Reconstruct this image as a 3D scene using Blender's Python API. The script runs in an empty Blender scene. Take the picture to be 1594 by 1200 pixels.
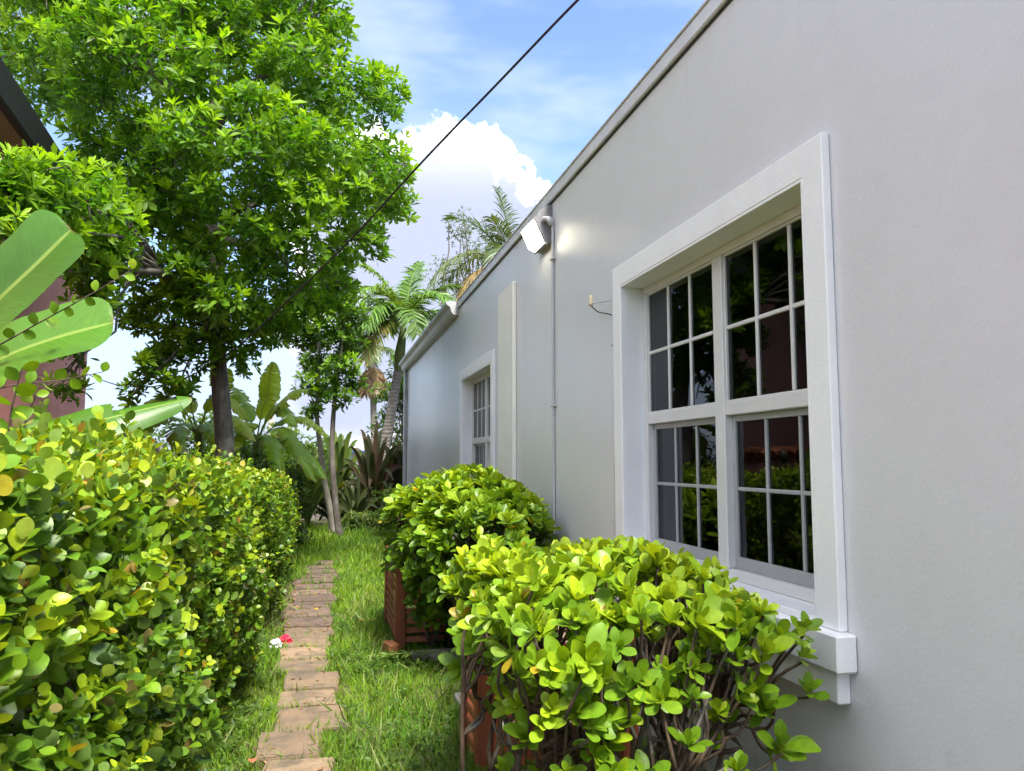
import bpy, bmesh, math, random
import numpy as np
from mathutils import Vector, Matrix, Euler

R = math.radians
scene = bpy.context.scene
rng = np.random.default_rng(11)
random.seed(5)

# ------------------------------------------------------------------ camera, sky, sun, exposure
cam_d = bpy.data.cameras.new("camera")
cam_d.sensor_width = 36.0
cam_d.lens = 28.0
cam_d.clip_start = 0.05
cam_d.clip_end = 3000
cam = bpy.data.objects.new("camera", cam_d)
scene.collection.objects.link(cam)
cam.location = (0, 0, 1.6)
cam.rotation_euler = (R(95.4), 0, R(-13.2))
scene.camera = cam

SUN_DIR = Vector((0.13, -0.50, 0.85)).normalized()      # towards the sun
SKY_STRENGTH = 0.10
sun_d = bpy.data.lights.new("sun", 'SUN')
sun_d.energy = 2.9
sun_d.angle = R(18)
sun_d.color = (1.0, 0.95, 0.86)
sun = bpy.data.objects.new("sun", sun_d)
sun.rotation_euler = (-SUN_DIR).to_track_quat('-Z', 'Y').to_euler()
scene.collection.objects.link(sun)

vs = scene.view_settings
vs.view_transform = 'Standard'
vs.look = 'None'
vs.gamma = 1.0
vs.use_curve_mapping = False
vs.exposure = 2.06
scene.cycles.max_bounces = 6
scene.cycles.diffuse_bounces = 3
scene.cycles.glossy_bounces = 3
scene.cycles.transmission_bounces = 4
scene.cycles.use_adaptive_sampling = True
scene.cycles.adaptive_threshold = 0.04
scene.cycles.transparent_max_bounces = 12
scene.cycles.use_denoising = True
scene.cycles.caustics_reflective = False
scene.cycles.caustics_refractive = False
scene.cycles.sample_clamp_indirect = 4.0

world = bpy.data.worlds.new("World")
scene.world = world
world.use_nodes = True
world.cycles.sampling_method = 'MANUAL'
world.cycles.sample_map_resolution = 512


class NT:
    """small helper to write node trees"""
    def __init__(self, tree):
        self.t = tree
        tree.nodes.clear()
    def n(self, kind, **kw):
        nd = self.t.nodes.new(kind)
        for k, v in kw.items():
            if k.startswith('i_'):
                key = k[2:]
                key = int(key) if key.isdigit() else key.replace('_', ' ')
                self.set(nd.inputs[key], v)
            else:
                setattr(nd, k, v)
        return nd
    def set(self, inp, v):
        if isinstance(v, bpy.types.NodeSocket):
            self.t.links.new(v, inp)
        elif isinstance(v, bpy.types.Node):
            self.t.links.new(v.outputs[0], inp)
        else:
            inp.default_value = v
    def math(self, op, a, b=0.0, c=None, clamp=False):
        nd = self.t.nodes.new('ShaderNodeMath')
        nd.operation = op
        nd.use_clamp = clamp
        self.set(nd.inputs[0], a)
        self.set(nd.inputs[1], b)
        if c is not None:
            self.set(nd.inputs[2], c)
        return nd.outputs[0]
    def vmath(self, op, a, b=None, scale=None):
        nd = self.t.nodes.new('ShaderNodeVectorMath')
        nd.operation = op
        self.set(nd.inputs[0], a)
        if b is not None:
            self.set(nd.inputs[1], b)
        if scale is not None:
            self.set(nd.inputs['Scale'], scale)
        return nd.outputs['Value'] if op in ('DOT_PRODUCT', 'LENGTH', 'DISTANCE') else nd.outputs[0]
    def mix(self, f, a, b):
        nd = self.t.nodes.new('ShaderNodeMix')
        nd.data_type = 'RGBA'
        self.set(nd.inputs[0], f)
        self.set(nd.inputs[6], a)
        self.set(nd.inputs[7], b)
        return nd.outputs[2]
    def ramp(self, f, lo, hi, a=0.0, b=1.0, smooth=True):
        nd = self.t.nodes.new('ShaderNodeMapRange')
        nd.interpolation_type = 'SMOOTHSTEP' if smooth else 'LINEAR'
        nd.clamp = True
        self.set(nd.inputs[0], f)
        self.set(nd.inputs[1], lo)
        self.set(nd.inputs[2], hi)
        self.set(nd.inputs[3], a)
        self.set(nd.inputs[4], b)
        return nd.outputs[0]
    def noise(self, vec, scale, detail=3.0, rough=0.5, color=False, dist=0.0):
        nd = self.t.nodes.new('ShaderNodeTexNoise')
        self.set(nd.inputs['Vector'], vec)
        nd.inputs['Scale'].default_value = scale
        nd.inputs['Detail'].default_value = detail
        nd.inputs['Roughness'].default_value = rough
        nd.inputs['Distortion'].default_value = dist
        return nd.outputs[1] if color else nd.outputs[0]
    def scalev(self, vec, xyz):
        return self.vmath('MULTIPLY', vec, xyz)


def c4(c):
    return (c[0], c[1], c[2], 1.0)


# sky: physical clear sky with cirrus and cumulus round the horizon, plus unseen high banks added for light
w = NT(world.node_tree)
sky = w.n('ShaderNodeTexSky', sky_type='NISHITA', sun_disc=False)
sky.sun_elevation = math.asin(SUN_DIR.z)
sky.sun_rotation = math.atan2(SUN_DIR.x, SUN_DIR.y)
sky.altitude = 10
sky.air_density = 1.0
sky.dust_density = 1.2
sky.ozone_density = 3.0
dirv = w.vmath('NORMALIZE', w.n('ShaderNodeTexCoord').outputs['Generated'])
sep = w.n('ShaderNodeSeparateXYZ', i_0=dirv)
elev = sep.outputs[2]
# puffed direction: noise pushes the outline of each bank into billows
nz = w.noise(dirv, 11.0, 5.0, 0.60, color=True)
puff = w.vmath('NORMALIZE', w.vmath('ADD', dirv, w.vmath('SCALE', w.vmath('SUBTRACT', nz, (0.5, 0.5, 0.5)), scale=0.15)))
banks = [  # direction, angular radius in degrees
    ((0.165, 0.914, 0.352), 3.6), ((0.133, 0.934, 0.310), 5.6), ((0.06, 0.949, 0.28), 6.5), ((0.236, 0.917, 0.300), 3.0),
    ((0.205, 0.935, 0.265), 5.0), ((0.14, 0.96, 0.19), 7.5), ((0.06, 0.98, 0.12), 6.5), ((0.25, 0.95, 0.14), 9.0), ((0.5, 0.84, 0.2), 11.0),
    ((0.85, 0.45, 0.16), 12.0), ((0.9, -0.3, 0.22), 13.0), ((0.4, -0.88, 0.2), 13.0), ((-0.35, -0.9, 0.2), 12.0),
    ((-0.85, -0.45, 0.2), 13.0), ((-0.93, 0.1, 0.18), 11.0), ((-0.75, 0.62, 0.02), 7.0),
    ((-0.70, 0.15, 0.60), 15.0), ((-0.55, -0.45, 0.62), 17.0), ((-0.85, -0.25, 0.42), 14.0), ((0.1, -0.75, 0.6), 15.0), ((0.7, -0.2, 0.66), 15.0), ((-0.3, -0.05, 0.93), 13.0), ((0.62, 0.45, 0.62), 12.0)]  # last row: unseen high banks, added to brighten the shaded wall
mask = None
for d, a in banks:
    v = Vector(d).normalized()
    dp = w.vmath('DOT_PRODUCT', puff, tuple(v))
    ca = math.cos(R(a))
    m = w.math('DIVIDE', w.math('SUBTRACT', dp, ca), 1 - ca)      # 1 at centre, 0 at rim
    mask = m if mask is None else w.math('MAXIMUM', mask, m)
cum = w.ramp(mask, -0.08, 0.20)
cirrus = w.noise(w.scalev(dirv, (1.2, 2.4, 4.0)), 2.1, 4.0, 0.62)
cir = w.math('MULTIPLY', w.ramp(cirrus, 0.42, 0.75), 0.75)
haze = w.ramp(elev, 0.0, 0.30, 0.8, 0.0)
body = w.n('ShaderNodeSeparateXYZ', i_0=nz).outputs[1]
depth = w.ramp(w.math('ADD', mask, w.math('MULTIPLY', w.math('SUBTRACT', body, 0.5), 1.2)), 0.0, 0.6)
low = w.ramp(elev, 0.30, 0.55)                       # low clouds hazy and grey; unseen high ones set brighter to light the wall
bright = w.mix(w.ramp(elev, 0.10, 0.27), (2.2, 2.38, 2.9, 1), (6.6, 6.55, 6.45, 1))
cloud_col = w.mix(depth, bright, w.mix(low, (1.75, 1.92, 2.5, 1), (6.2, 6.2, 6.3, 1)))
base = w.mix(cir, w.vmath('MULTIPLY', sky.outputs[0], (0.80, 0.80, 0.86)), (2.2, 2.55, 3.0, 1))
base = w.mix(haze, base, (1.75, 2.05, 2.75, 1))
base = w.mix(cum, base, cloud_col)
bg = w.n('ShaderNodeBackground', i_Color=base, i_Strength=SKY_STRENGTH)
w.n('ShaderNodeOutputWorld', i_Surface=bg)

# ------------------------------------------------------------------ object helpers
COL = scene.collection
IDENT = Matrix.Identity(4)


def tag(o, label, cat, group=None, kind=None):
    o['label'] = label
    o['category'] = cat
    if group:
        o['group'] = group
    if kind:
        o['kind'] = kind
    return o


def thing(name, label, cat, loc=(0, 0, 0), group=None):
    o = bpy.data.objects.new(name, None)
    o.empty_display_size = 0.1
    o.location = loc
    COL.objects.link(o)
    return tag(o, label, cat, group)


def adopt(o, parent):
    """world-space child: the child keeps the world transform it was given"""
    o.parent = parent
    chain = []
    p = parent
    while p is not None:
        chain.append(p)
        p = p.parent
    m = IDENT.copy()
    for p in reversed(chain):
        m = m @ p.matrix_parent_inverse @ Matrix.LocRotScale(p.location, p.rotation_euler, p.scale)
    o.matrix_parent_inverse = m.inverted()
    return o


def add(name, me, parent=None, mat=None, loc=None, rot=None, scale=None):
    o = bpy.data.objects.new(name, me)
    if loc is not None:
        o.location = loc
    if rot is not None:
        o.rotation_euler = rot
    if scale is not None:
        o.scale = scale
    COL.objects.link(o)
    if mat is not None and len(me.materials) == 0:
        me.materials.append(mat)
    if parent is not None:
        adopt(o, parent)
    return o


def fast_mesh(name, V, F, smooth=True, col=None, uv=None):
    """V (n,3); F (m,k) with one k"""
    me = bpy.data.meshes.new(name)
    V = np.asarray(V, np.float32)
    F = np.asarray(F, np.int32)
    k = F.shape[1]
    me.vertices.add(len(V))
    me.vertices.foreach_set('co', V.ravel())
    me.loops.add(F.size)
    me.loops.foreach_set('vertex_index', F.ravel())
    me.polygons.add(len(F))
    me.polygons.foreach_set('loop_start', np.arange(0, F.size, k, dtype=np.int32))
    if smooth:
        me.polygons.foreach_set('use_smooth', np.ones(len(F), bool))
    me.update(calc_edges=True)
    if col is not None:
        a = me.color_attributes.new('col', 'FLOAT_COLOR', 'POINT')
        c = np.ones((len(V), 4), np.float32)
        c[:, :3] = col
        a.data.foreach_set('color', c.ravel())
    if uv is not None:
        a = me.attributes.new('st', 'FLOAT_VECTOR', 'POINT')
        u = np.zeros((len(V), 3), np.float32)
        u[:, :2] = uv
        a.data.foreach_set('vector', u.ravel())
    return me


def py_mesh(name, V, F, smooth=False):
    me = bpy.data.meshes.new(name)
    me.from_pydata([tuple(v) for v in V], [], [tuple(f) for f in F])
    me.update()
    if smooth:
        me.polygons.foreach_set('use_smooth', [True] * len(me.polygons))
    return me


_boxes = {}


def box_mesh(dx, dy, dz, mat, bevel=0.003, seg=1):
    key = (round(dx, 4), round(dy, 4), round(dz, 4), mat.name, bevel)
    if key in _boxes:
        return _boxes[key]
    bm = bmesh.new()
    bmesh.ops.create_cube(bm, size=1.0)
    bmesh.ops.scale(bm, vec=(dx, dy, dz), verts=bm.verts)
    b = min(bevel, 0.3 * min(dx, dy, dz))
    if b > 0.0004:
        bmesh.ops.bevel(bm, geom=bm.edges[:], offset=b, segments=seg, affect='EDGES', profile=0.6)
    me = bpy.data.meshes.new('box')
    bm.to_mesh(me)
    bm.free()
    me.materials.append(mat)
    _boxes[key] = me
    return me


def box(name, lo, hi, mat, parent=None, bevel=0.003, rotz=0.0, pivot=None, rot=None):
    lo = np.array(lo, float)
    hi = np.array(hi, float)
    c = (lo + hi) / 2
    d = hi - lo
    me = box_mesh(d[0], d[1], d[2], mat, bevel)
    if rotz and pivot is not None:
        m = Matrix.Rotation(rotz, 3, 'Z')
        c = np.array(m @ (Vector(c) - Vector(pivot)) + Vector(pivot))
    return add(name, me, parent, loc=tuple(c), rot=rot if rot else (0, 0, rotz))


def tube_arrays(pts, radii, sides=8, cap=True):
    pts = np.array(pts, float)
    n = len(pts)
    radii = np.broadcast_to(np.asarray(radii, float), (n,))
    T = np.gradient(pts, axis=0)
    T /= np.linalg.norm(T, axis=1)[:, None] + 1e-9
    up = np.array([0, 0, 1.0]) if abs(T[0][2]) < 0.9 else np.array([1.0, 0, 0])
    V = []
    a0 = np.cross(T[0], up)
    a0 /= np.linalg.norm(a0)
    ang = np.arange(sides) * 2 * math.pi / sides
    for i in range(n):
        a0 = a0 - T[i] * np.dot(a0, T[i])
        a0 /= np.linalg.norm(a0) + 1e-9
        b0 = np.cross(T[i], a0)
        V.append(pts[i] + radii[i] * (np.cos(ang)[:, None] * a0 + np.sin(ang)[:, None] * b0))
    V = np.concatenate(V)
    F = []
    for i in range(n - 1):
        for j in range(sides):
            k = (j + 1) % sides
            F.append((i * sides + j, i * sides + k, (i + 1) * sides + k, (i + 1) * sides + j))
    return V, np.array(F, np.int32)


def smooth_path(ctrl, n):
    """Catmull-Rom through the control points"""
    c = np.array(ctrl, float)
    c = np.vstack([2 * c[0] - c[1], c, 2 * c[-1] - c[-2]])
    out = []
    segs = len(c) - 3
    for s in np.linspace(0, segs - 1e-6, n):
        i = int(s)
        t = s - i
        p0, p1, p2, p3 = c[i:i + 4]
        out.append(0.5 * (2 * p1 + (p2 - p0) * t + (2 * p0 - 5 * p1 + 4 * p2 - p3) * t * t + (3 * p1 - p0 - 3 * p2 + p3) * t ** 3))
    return np.array(out)


def merge(parts):
    """[(V,F)] with quads -> V,F"""
    Vs, Fs, o = [], [], 0
    for V, F in parts:
        Vs.append(V)
        Fs.append(np.asarray(F) + o)
        o += len(V)
    return np.concatenate(Vs), np.concatenate(Fs)


def tube(name, pts, radii, mat, parent=None, sides=8):
    V, F = tube_arrays(pts, radii, sides)
    n = len(V) // sides
    me = py_mesh(name, V, [tuple(f) for f in F] + [tuple(range(sides))[::-1], tuple(range((n - 1) * sides, n * sides))], smooth=True)
    return add(name, me, parent, mat)


# ------------------------------------------------------------------ materials
def new_mat(name):
    m = bpy.data.materials.new(name)
    m.use_nodes = True
    return m, NT(m.node_tree)


def out(t, shader, disp=None):
    t.n('ShaderNodeOutputMaterial', i_Surface=shader)


def plain(name, col, rough=0.6, spec=0.4, var=0.12, vscale=8.0, bscale=60.0, bump=0.15, metal=0.0, dirt=None, stretch=(1, 1, 1), island=0.0):
    m, t = new_mat(name)
    pos = t.scalev(t.n('ShaderNodeNewGeometry').outputs['Position'], stretch)
    n1 = t.noise(pos, vscale, 5.0, 0.6)
    f = t.ramp(n1, 0.25, 0.75, 1 - var, 1 + var, smooth=False)
    c = t.vmath('SCALE', c4(col)[:3], scale=f)
    if island:
        rnd = t.n('ShaderNodeObjectInfo').outputs['Random']
        c = t.vmath('SCALE', c, scale=t.ramp(rnd, 0, 1, 1 - island, 1 + island, smooth=False))
    if dirt:
        d = t.ramp(t.noise(pos, dirt[1], 6.0, 0.65), 0.5, 0.72)
        c = t.mix(t.math('MULTIPLY', d, dirt[2]), c, c4(dirt[0]))
    b = t.n('ShaderNodeBump', i_Strength=bump, i_Distance=0.01, i_Height=t.noise(pos, bscale, 4.0, 0.6))
    p = t.n('ShaderNodeBsdfPrincipled', i_Base_Color=c, i_Roughness=rough, i_Metallic=metal, i_Normal=b)
    p.inputs['Specular IOR Level'].default_value = spec
    out(t, p)
    return m


def leaf_mat(name, rough=0.45, trans=0.38, spec=0.28, tint=(1.35, 1.2, 0.3), vein=False):
    """leaf: its own colour per leaf, a little gloss on top and light passing through"""
    m, t = new_mat(name)
    col = t.n('ShaderNodeAttribute', attribute_name='col').outputs['Color']
    geo = t.n('ShaderNodeNewGeometry')
    nz = t.noise(geo.outputs['Position'], 45.0, 3.0, 0.6)
    col = t.vmath('SCALE', col, scale=t.ramp(nz, 0.25, 0.75, 0.8, 1.2, smooth=False))
    back = t.mix(geo.outputs['Backfacing'], col, t.mix(0.25, col, (0.20, 0.24, 0.12, 1)))
    p = t.n('ShaderNodeBsdfPrincipled', i_Base_Color=back, i_Roughness=rough)
    p.inputs['Specular IOR Level'].default_value = spec
    tr = t.n('ShaderNodeBsdfTranslucent', i_Color=t.vmath('MULTIPLY', col, tint))
    mx = t.n('ShaderNodeMixShader', i_0=trans, i_1=p, i_2=tr)
    out(t, mx)
    return m


def stucco_mat():
    m, t = new_mat('painted_stucco')
    pos = t.n('ShaderNodeNewGeometry').outputs['Position']
    sp = t.n('ShaderNodeSeparateXYZ', i_0=pos)
    n1 = t.noise(pos, 1.3, 3.0, 0.6)
    n2 = t.noise(pos, 9.0, 3.0, 0.6)
    f = t.math('ADD', t.ramp(n1, 0.3, 0.7, 0.97, 1.02, smooth=False), t.ramp(n2, 0.3, 0.7, -0.012, 0.012, smooth=False))
    c = t.vmath('SCALE', (0.675, 0.665, 0.68), scale=f)
    # run-off grime below the gutter: vertical streaks
    st = t.noise(t.scalev(pos, (1.0, 2.4, 0.22)), 1.5, 5.0, 0.72)
    zone = t.math('MULTIPLY', t.ramp(sp.outputs[1], 10.6, 13.0), t.ramp(sp.outputs[2], 0.2, 2.4, 0.75, 1.0))
    g = t.math('MULTIPLY', t.ramp(st, 0.40, 0.68), t.math('MULTIPLY', zone, 0.17))
    c = t.mix(t.math('MULTIPLY', zone, 0.04), c, (0.36, 0.38, 0.41, 1))
    c = t.mix(g, c, (0.24, 0.255, 0.28, 1))
    # faint rain marks below the coping and the sills
    rn = t.ramp(t.noise(t.scalev(pos, (1.0, 7.0, 0.35)), 1.3, 4.0, 0.7), 0.50, 0.72)
    band = t.math('ADD', t.ramp(sp.outputs[2], 2.95, 3.8, 0, 0.16), t.math('MULTIPLY', t.ramp(sp.outputs[2], 0.2, 0.72, 0.3, 1.0), t.ramp(sp.outputs[2], 0.73, 0.72, 0, 0.25)))
    c = t.mix(t.math('MULTIPLY', rn, band), c, (0.42, 0.41, 0.40, 1))
    # splash dirt near the ground
    low = t.math('MULTIPLY', t.ramp(sp.outputs[2], 0.55, 0.0), t.ramp(n2, 0.35, 0.65))
    c = t.mix(t.math('MULTIPLY', low, 0.5), c, (0.28, 0.25, 0.2, 1))
    h = t.math('ADD', t.math('MULTIPLY', n2, 1.2), t.noise(pos, 60.0, 3.0, 0.65))
    b = t.n('ShaderNodeBump', i_Strength=0.14, i_Distance=0.012, i_Height=h)
    rg = t.ramp(n2, 0.3, 0.7, 0.30, 0.35, smooth=False)
    p = t.n('ShaderNodeBsdfPrincipled', i_Base_Color=c, i_Roughness=rg, i_Normal=b)
    p.inputs['Specular IOR Level'].default_value = 0.5
    out(t, p)
    return m


def glass_mat(name='window_glass', tint=0.9):
    m, t = new_mat(name)
    pos = t.n('ShaderNodeNewGeometry').outputs['Position']
    b = t.n('ShaderNodeBump', i_Strength=0.05, i_Distance=0.02, i_Height=t.noise(pos, 2.2, 2.0, 0.5))
    fr = t.n('ShaderNodeFresnel', i_IOR=1.52, i_Normal=b)
    f = t.math('ADD', t.math('MULTIPLY', fr, 0.8), 0.005, clamp=True)
    tr = t.n('ShaderNodeBsdfTransparent', i_Color=(0.22 * tint, 0.25 * tint, 0.28 * tint, 1))
    gl = t.n('ShaderNodeBsdfGlossy', i_Color=(0.95, 0.97, 1, 1), i_Roughness=0.015, i_Normal=b)
    out(t, t.n('ShaderNodeMixShader', i_0=f, i_1=tr, i_2=gl))
    return m


def bark_mat(name, c1, c2, scale=9.0, stretch=(1, 1, 0.35), rings=0.0):
    m, t = new_mat(name)
    pos = t.n('ShaderNodeNewGeometry').outputs['Position']
    n1 = t.noise(t.scalev(pos, stretch), scale, 6.0, 0.65)
    n2 = t.noise(pos, 5.0, 4.0, 0.6)
    c = t.mix(t.ramp(n1, 0.35, 0.65), c4(c1), c4(c2))
    c = t.mix(t.math('MULTIPLY', t.ramp(n2, 0.52, 0.66), 0.6), c, (0.19, 0.19, 0.165, 1))
    h = n1
    if rings:
        wv = t.n('ShaderNodeTexWave', wave_type='BANDS', bands_direction='Z')
        t.set(wv.inputs['Vector'], pos)
        wv.inputs['Scale'].default_value = rings
        wv.inputs['Distortion'].default_value = 2.5
        c = t.mix(t.math('MULTIPLY', t.ramp(wv.outputs[1], 0.75, 1.0), 0.55), c, (0.08, 0.065, 0.05, 1))
        h = t.math('SUBTRACT', n1, t.math('MULTIPLY', wv.outputs[1], 0.7))
    b = t.n('ShaderNodeBump', i_Strength=0.6, i_Distance=0.02, i_Height=h)
    out(t, t.n('ShaderNodeBsdfPrincipled', i_Base_Color=c, i_Roughness=0.85, i_Normal=b))
    return m


def ground_mat():
    m, t = new_mat('soil_and_moss')
    pos = t.n('ShaderNodeNewGeometry').outputs['Position']
    n1 = t.noise(pos, 1.2, 6.0, 0.6)
    n2 = t.noise(pos, 22.0, 5.0, 0.65)
    c = t.mix(t.ramp(n1, 0.35, 0.62), (0.085, 0.055, 0.032, 1), (0.05, 0.075, 0.018, 1))
    c = t.mix(t.ramp(n2, 0.45, 0.7, 0, 0.7), c, (0.13, 0.095, 0.055, 1))
    b = t.n('ShaderNodeBump', i_Strength=0.8, i_Distance=0.03, i_Height=n2)
    out(t, t.n('ShaderNodeBsdfPrincipled', i_Base_Color=c, i_Roughness=0.95, i_Normal=b))
    return m


def paver_mat(name, col, dark, amount):
    m, t = new_mat(name)
    pos = t.n('ShaderNodeNewGeometry').outputs['Position']
    rnd = t.n('ShaderNodeObjectInfo').outputs['Random']
    n1 = t.noise(pos, 5.0, 6.0, 0.7)
    n2 = t.noise(pos, 45.0, 4.0, 0.6)
    c = t.vmath('SCALE', col, scale=t.ramp(rnd, 0, 1, 0.7, 1.15, smooth=False))
    c = t.mix(t.math('MULTIPLY', t.ramp(n1, 0.40, 0.68), amount), c, c4(dark))
    c = t.mix(t.ramp(n2, 0.55, 0.75, 0, 0.45), c, (0.07, 0.06, 0.045, 1))
    b = t.n('ShaderNodeBump', i_Strength=0.5, i_Distance=0.008, i_Height=t.math('ADD', n2, n1))
    out(t, t.n('ShaderNodeBsdfPrincipled', i_Base_Color=c, i_Roughness=0.88, i_Normal=b))
    return m


def banana_mat():
    m, t = new_mat('banana_leaf')
    st = t.n('ShaderNodeAttribute', attribute_name='st').outputs['Vector']
    sp = t.n('ShaderNodeSeparateXYZ', i_0=st)
    tt, ss = sp.outputs[0], sp.outputs[1]
    col = t.n('ShaderNodeAttribute', attribute_name='col').outputs['Color']
    a = t.math('ABSOLUTE', ss)
    # side veins sweep from the midrib towards the tip
    ph = t.math('SUBTRACT', t.math('MULTIPLY', tt, 420.0), t.math('MULTIPLY', a, 34.0))
    vein = t.math('SINE', ph)
    nz = t.noise(t.n('ShaderNodeCombineXYZ', i_0=t.math('MULTIPLY', t.math('SUBTRACT', tt, t.math('MULTIPLY', a, 0.08)), 30.0), i_1=t.math('MULTIPLY', ss, 1.2)).outputs[0], 2.0, 4.0, 0.6)
    f = t.math('ADD', t.ramp(nz, 0.3, 0.7, 0.86, 1.12, smooth=False), t.math('MULTIPLY', vein, 0.025))
    c = t.vmath('SCALE', col, scale=f)
    rib = t.ramp(a, 0.075, 0.03)
    c = t.mix(t.math('MULTIPLY', rib, 0.7), c, (0.24, 0.33, 0.06, 1))
    b = t.n('ShaderNodeBump', i_Strength=0.12, i_Distance=0.003, i_Height=t.math('ADD', vein, t.math('MULTIPLY', nz, 2.0)))
    p = t.n('ShaderNodeBsdfPrincipled', i_Base_Color=c, i_Roughness=0.36, i_Normal=b)
    p.inputs['Specular IOR Level'].default_value = 0.45
    tr = t.n('ShaderNodeBsdfTranslucent', i_Color=t.vmath('MULTIPLY', c, (1.35, 1.25, 0.35)))
    out(t, t.n('ShaderNodeMixShader', i_0=0.30, i_1=p, i_2=tr))
    return m


def emit_mat(name, col, s):
    m, t = new_mat(name)
    out(t, t.n('ShaderNodeEmission', i_Color=c4(col), i_Strength=s))
    return m


M = {}
M['stucco'] = stucco_mat()
M['white'] = plain('white_paint', (0.87, 0.865, 0.87), 0.45, 0.5, 0.05, 3.0, 70.0, 0.22)
M['cream'] = plain('cream_paint', (0.84, 0.82, 0.75), 0.5, 0.5, 0.06, 2.0, 60.0, 0.2)
M['sash'] = plain('window_vinyl', (0.66, 0.65, 0.64), 0.42, 0.5, 0.05, 6.0, 80.0, 0.05)
M['alu'] = plain('grey_aluminium', (0.36, 0.36, 0.37), 0.4, 0.5, 0.08, 6.0, 60.0, 0.05)
M['coping'] = plain('coping_metal', (0.64, 0.64, 0.68), 0.42, 0.5, 0.12, 2.5, 40.0, 0.1)
M['gutter'] = plain('gutter_paint', (0.50, 0.50, 0.52), 0.4, 0.5, 0.15, 2.0, 40.0, 0.08, dirt=((0.15, 0.14, 0.12), 3.0, 0.5))
M['glass'] = glass_mat()
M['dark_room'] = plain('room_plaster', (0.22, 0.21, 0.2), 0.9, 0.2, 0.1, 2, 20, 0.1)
M['salmon'] = plain('salmon_stucco', (0.74, 0.34, 0.30), 0.8, 0.3, 0.14, 1.2, 60, 0.4, dirt=((0.34, 0.14, 0.12), 0.8, 0.4))
M['soffit'] = plain('brown_soffit', (0.50, 0.41, 0.37), 0.7, 0.3, 0.25, 1.5, 30, 0.2, stretch=(1, 0.3, 1))
M['black'] = plain('black_metal', (0.018, 0.018, 0.02), 0.5, 0.4, 0.2, 6, 60, 0.1)
M['roofing'] = plain('grey_shingle', (0.24, 0.24, 0.25), 0.85, 0.3, 0.2, 3, 40, 0.5)
M['terracotta'] = plain('terracotta', (0.45, 0.16, 0.08), 0.75, 0.3, 0.25, 6, 60, 0.3)
M['rust_wood'] = plain('rust_stained_wood', (0.29, 0.085, 0.038), 0.6, 0.4, 0.35, 4.0, 30, 0.5, stretch=(6, 6, 0.6), island=0.25)
M['rust_slat'] = plain('rust_stained_slat', (0.29, 0.092, 0.042), 0.6, 0.4, 0.35, 4.0, 30, 0.5, stretch=(0.8, 0.8, 6), island=0.25)
M['beige'] = plain('beige_enamel', (0.46, 0.33, 0.25), 0.5, 0.45, 0.12, 4, 60, 0.08)
M['concrete'] = plain('concrete', (0.30, 0.28, 0.25), 0.9, 0.3, 0.25, 6, 60, 0.6)
M['brick'] = plain('orange_brick', (0.38, 0.15, 0.06), 0.85, 0.3, 0.25, 12, 80, 0.6)
M['grey_wood'] = plain('weathered_boards', (0.20, 0.18, 0.16), 0.85, 0.3, 0.3, 5, 30, 0.6, stretch=(5, 5, 0.5), island=0.25)
M['cable'] = plain('cable_rubber', (0.022, 0.016, 0.02), 0.6, 0.3, 0.1, 4, 40, 0.1)
M['pvc'] = plain('grey_conduit', (0.50, 0.49, 0.50), 0.45, 0.5, 0.08, 6, 60, 0.08)
M['bronze'] = plain('lamp_housing', (0.20, 0.195, 0.20), 0.5, 0.5, 0.15, 8, 60, 0.1)
M['lens'] = emit_mat('lamp_lens', (1.0, 0.92, 0.68), 4.5)
M['cream_plastic'] = plain('cream_plastic', (0.62, 0.52, 0.36), 0.45, 0.5, 0.1, 20, 60, 0.05)
M['ground'] = ground_mat()
M['paver'] = paver_mat('tan_paver', (0.225, 0.155, 0.095), (0.085, 0.066, 0.046), 0.95)
M['paver_dirty'] = paver_mat('dirty_paver', (0.15, 0.10, 0.075), (0.055, 0.044, 0.035), 0.85)
M['bark'] = bark_mat('tree_bark', (0.055, 0.047, 0.038), (0.13, 0.115, 0.095))
M['twig'] = bark_mat('shrub_stem', (0.034, 0.021, 0.013), (0.11, 0.07, 0.042), 14.0)
M['palm_bark'] = bark_mat('palm_bark', (0.17, 0.15, 0.125), (0.26, 0.235, 0.2), 8.0, (1, 1, 1), rings=3.2)
M['pale_bark'] = bark_mat('pale_bark', (0.14, 0.125, 0.10), (0.26, 0.24, 0.20), 9.0)
M['leaf'] = leaf_mat('tree_leaf', 0.45, 0.50, 0.28, (1.35, 1.3, 0.3))
M['leaf_glossy'] = leaf_mat('waxy_leaf', 0.38, 0.34, 0.34)
M['leaf_dull'] = leaf_mat('strap_leaf', 0.5, 0.25, 0.35)
M['grass'] = leaf_mat('grass_blade', 0.55, 0.35, 0.3)
M['frond'] = leaf_mat('palm_leaflet', 0.42, 0.3, 0.45)
M['petal'] = leaf_mat('fallen_leaf', 0.7, 0.25, 0.2, (1.1, 1.0, 0.8))
M['banana'] = banana_mat()

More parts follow.
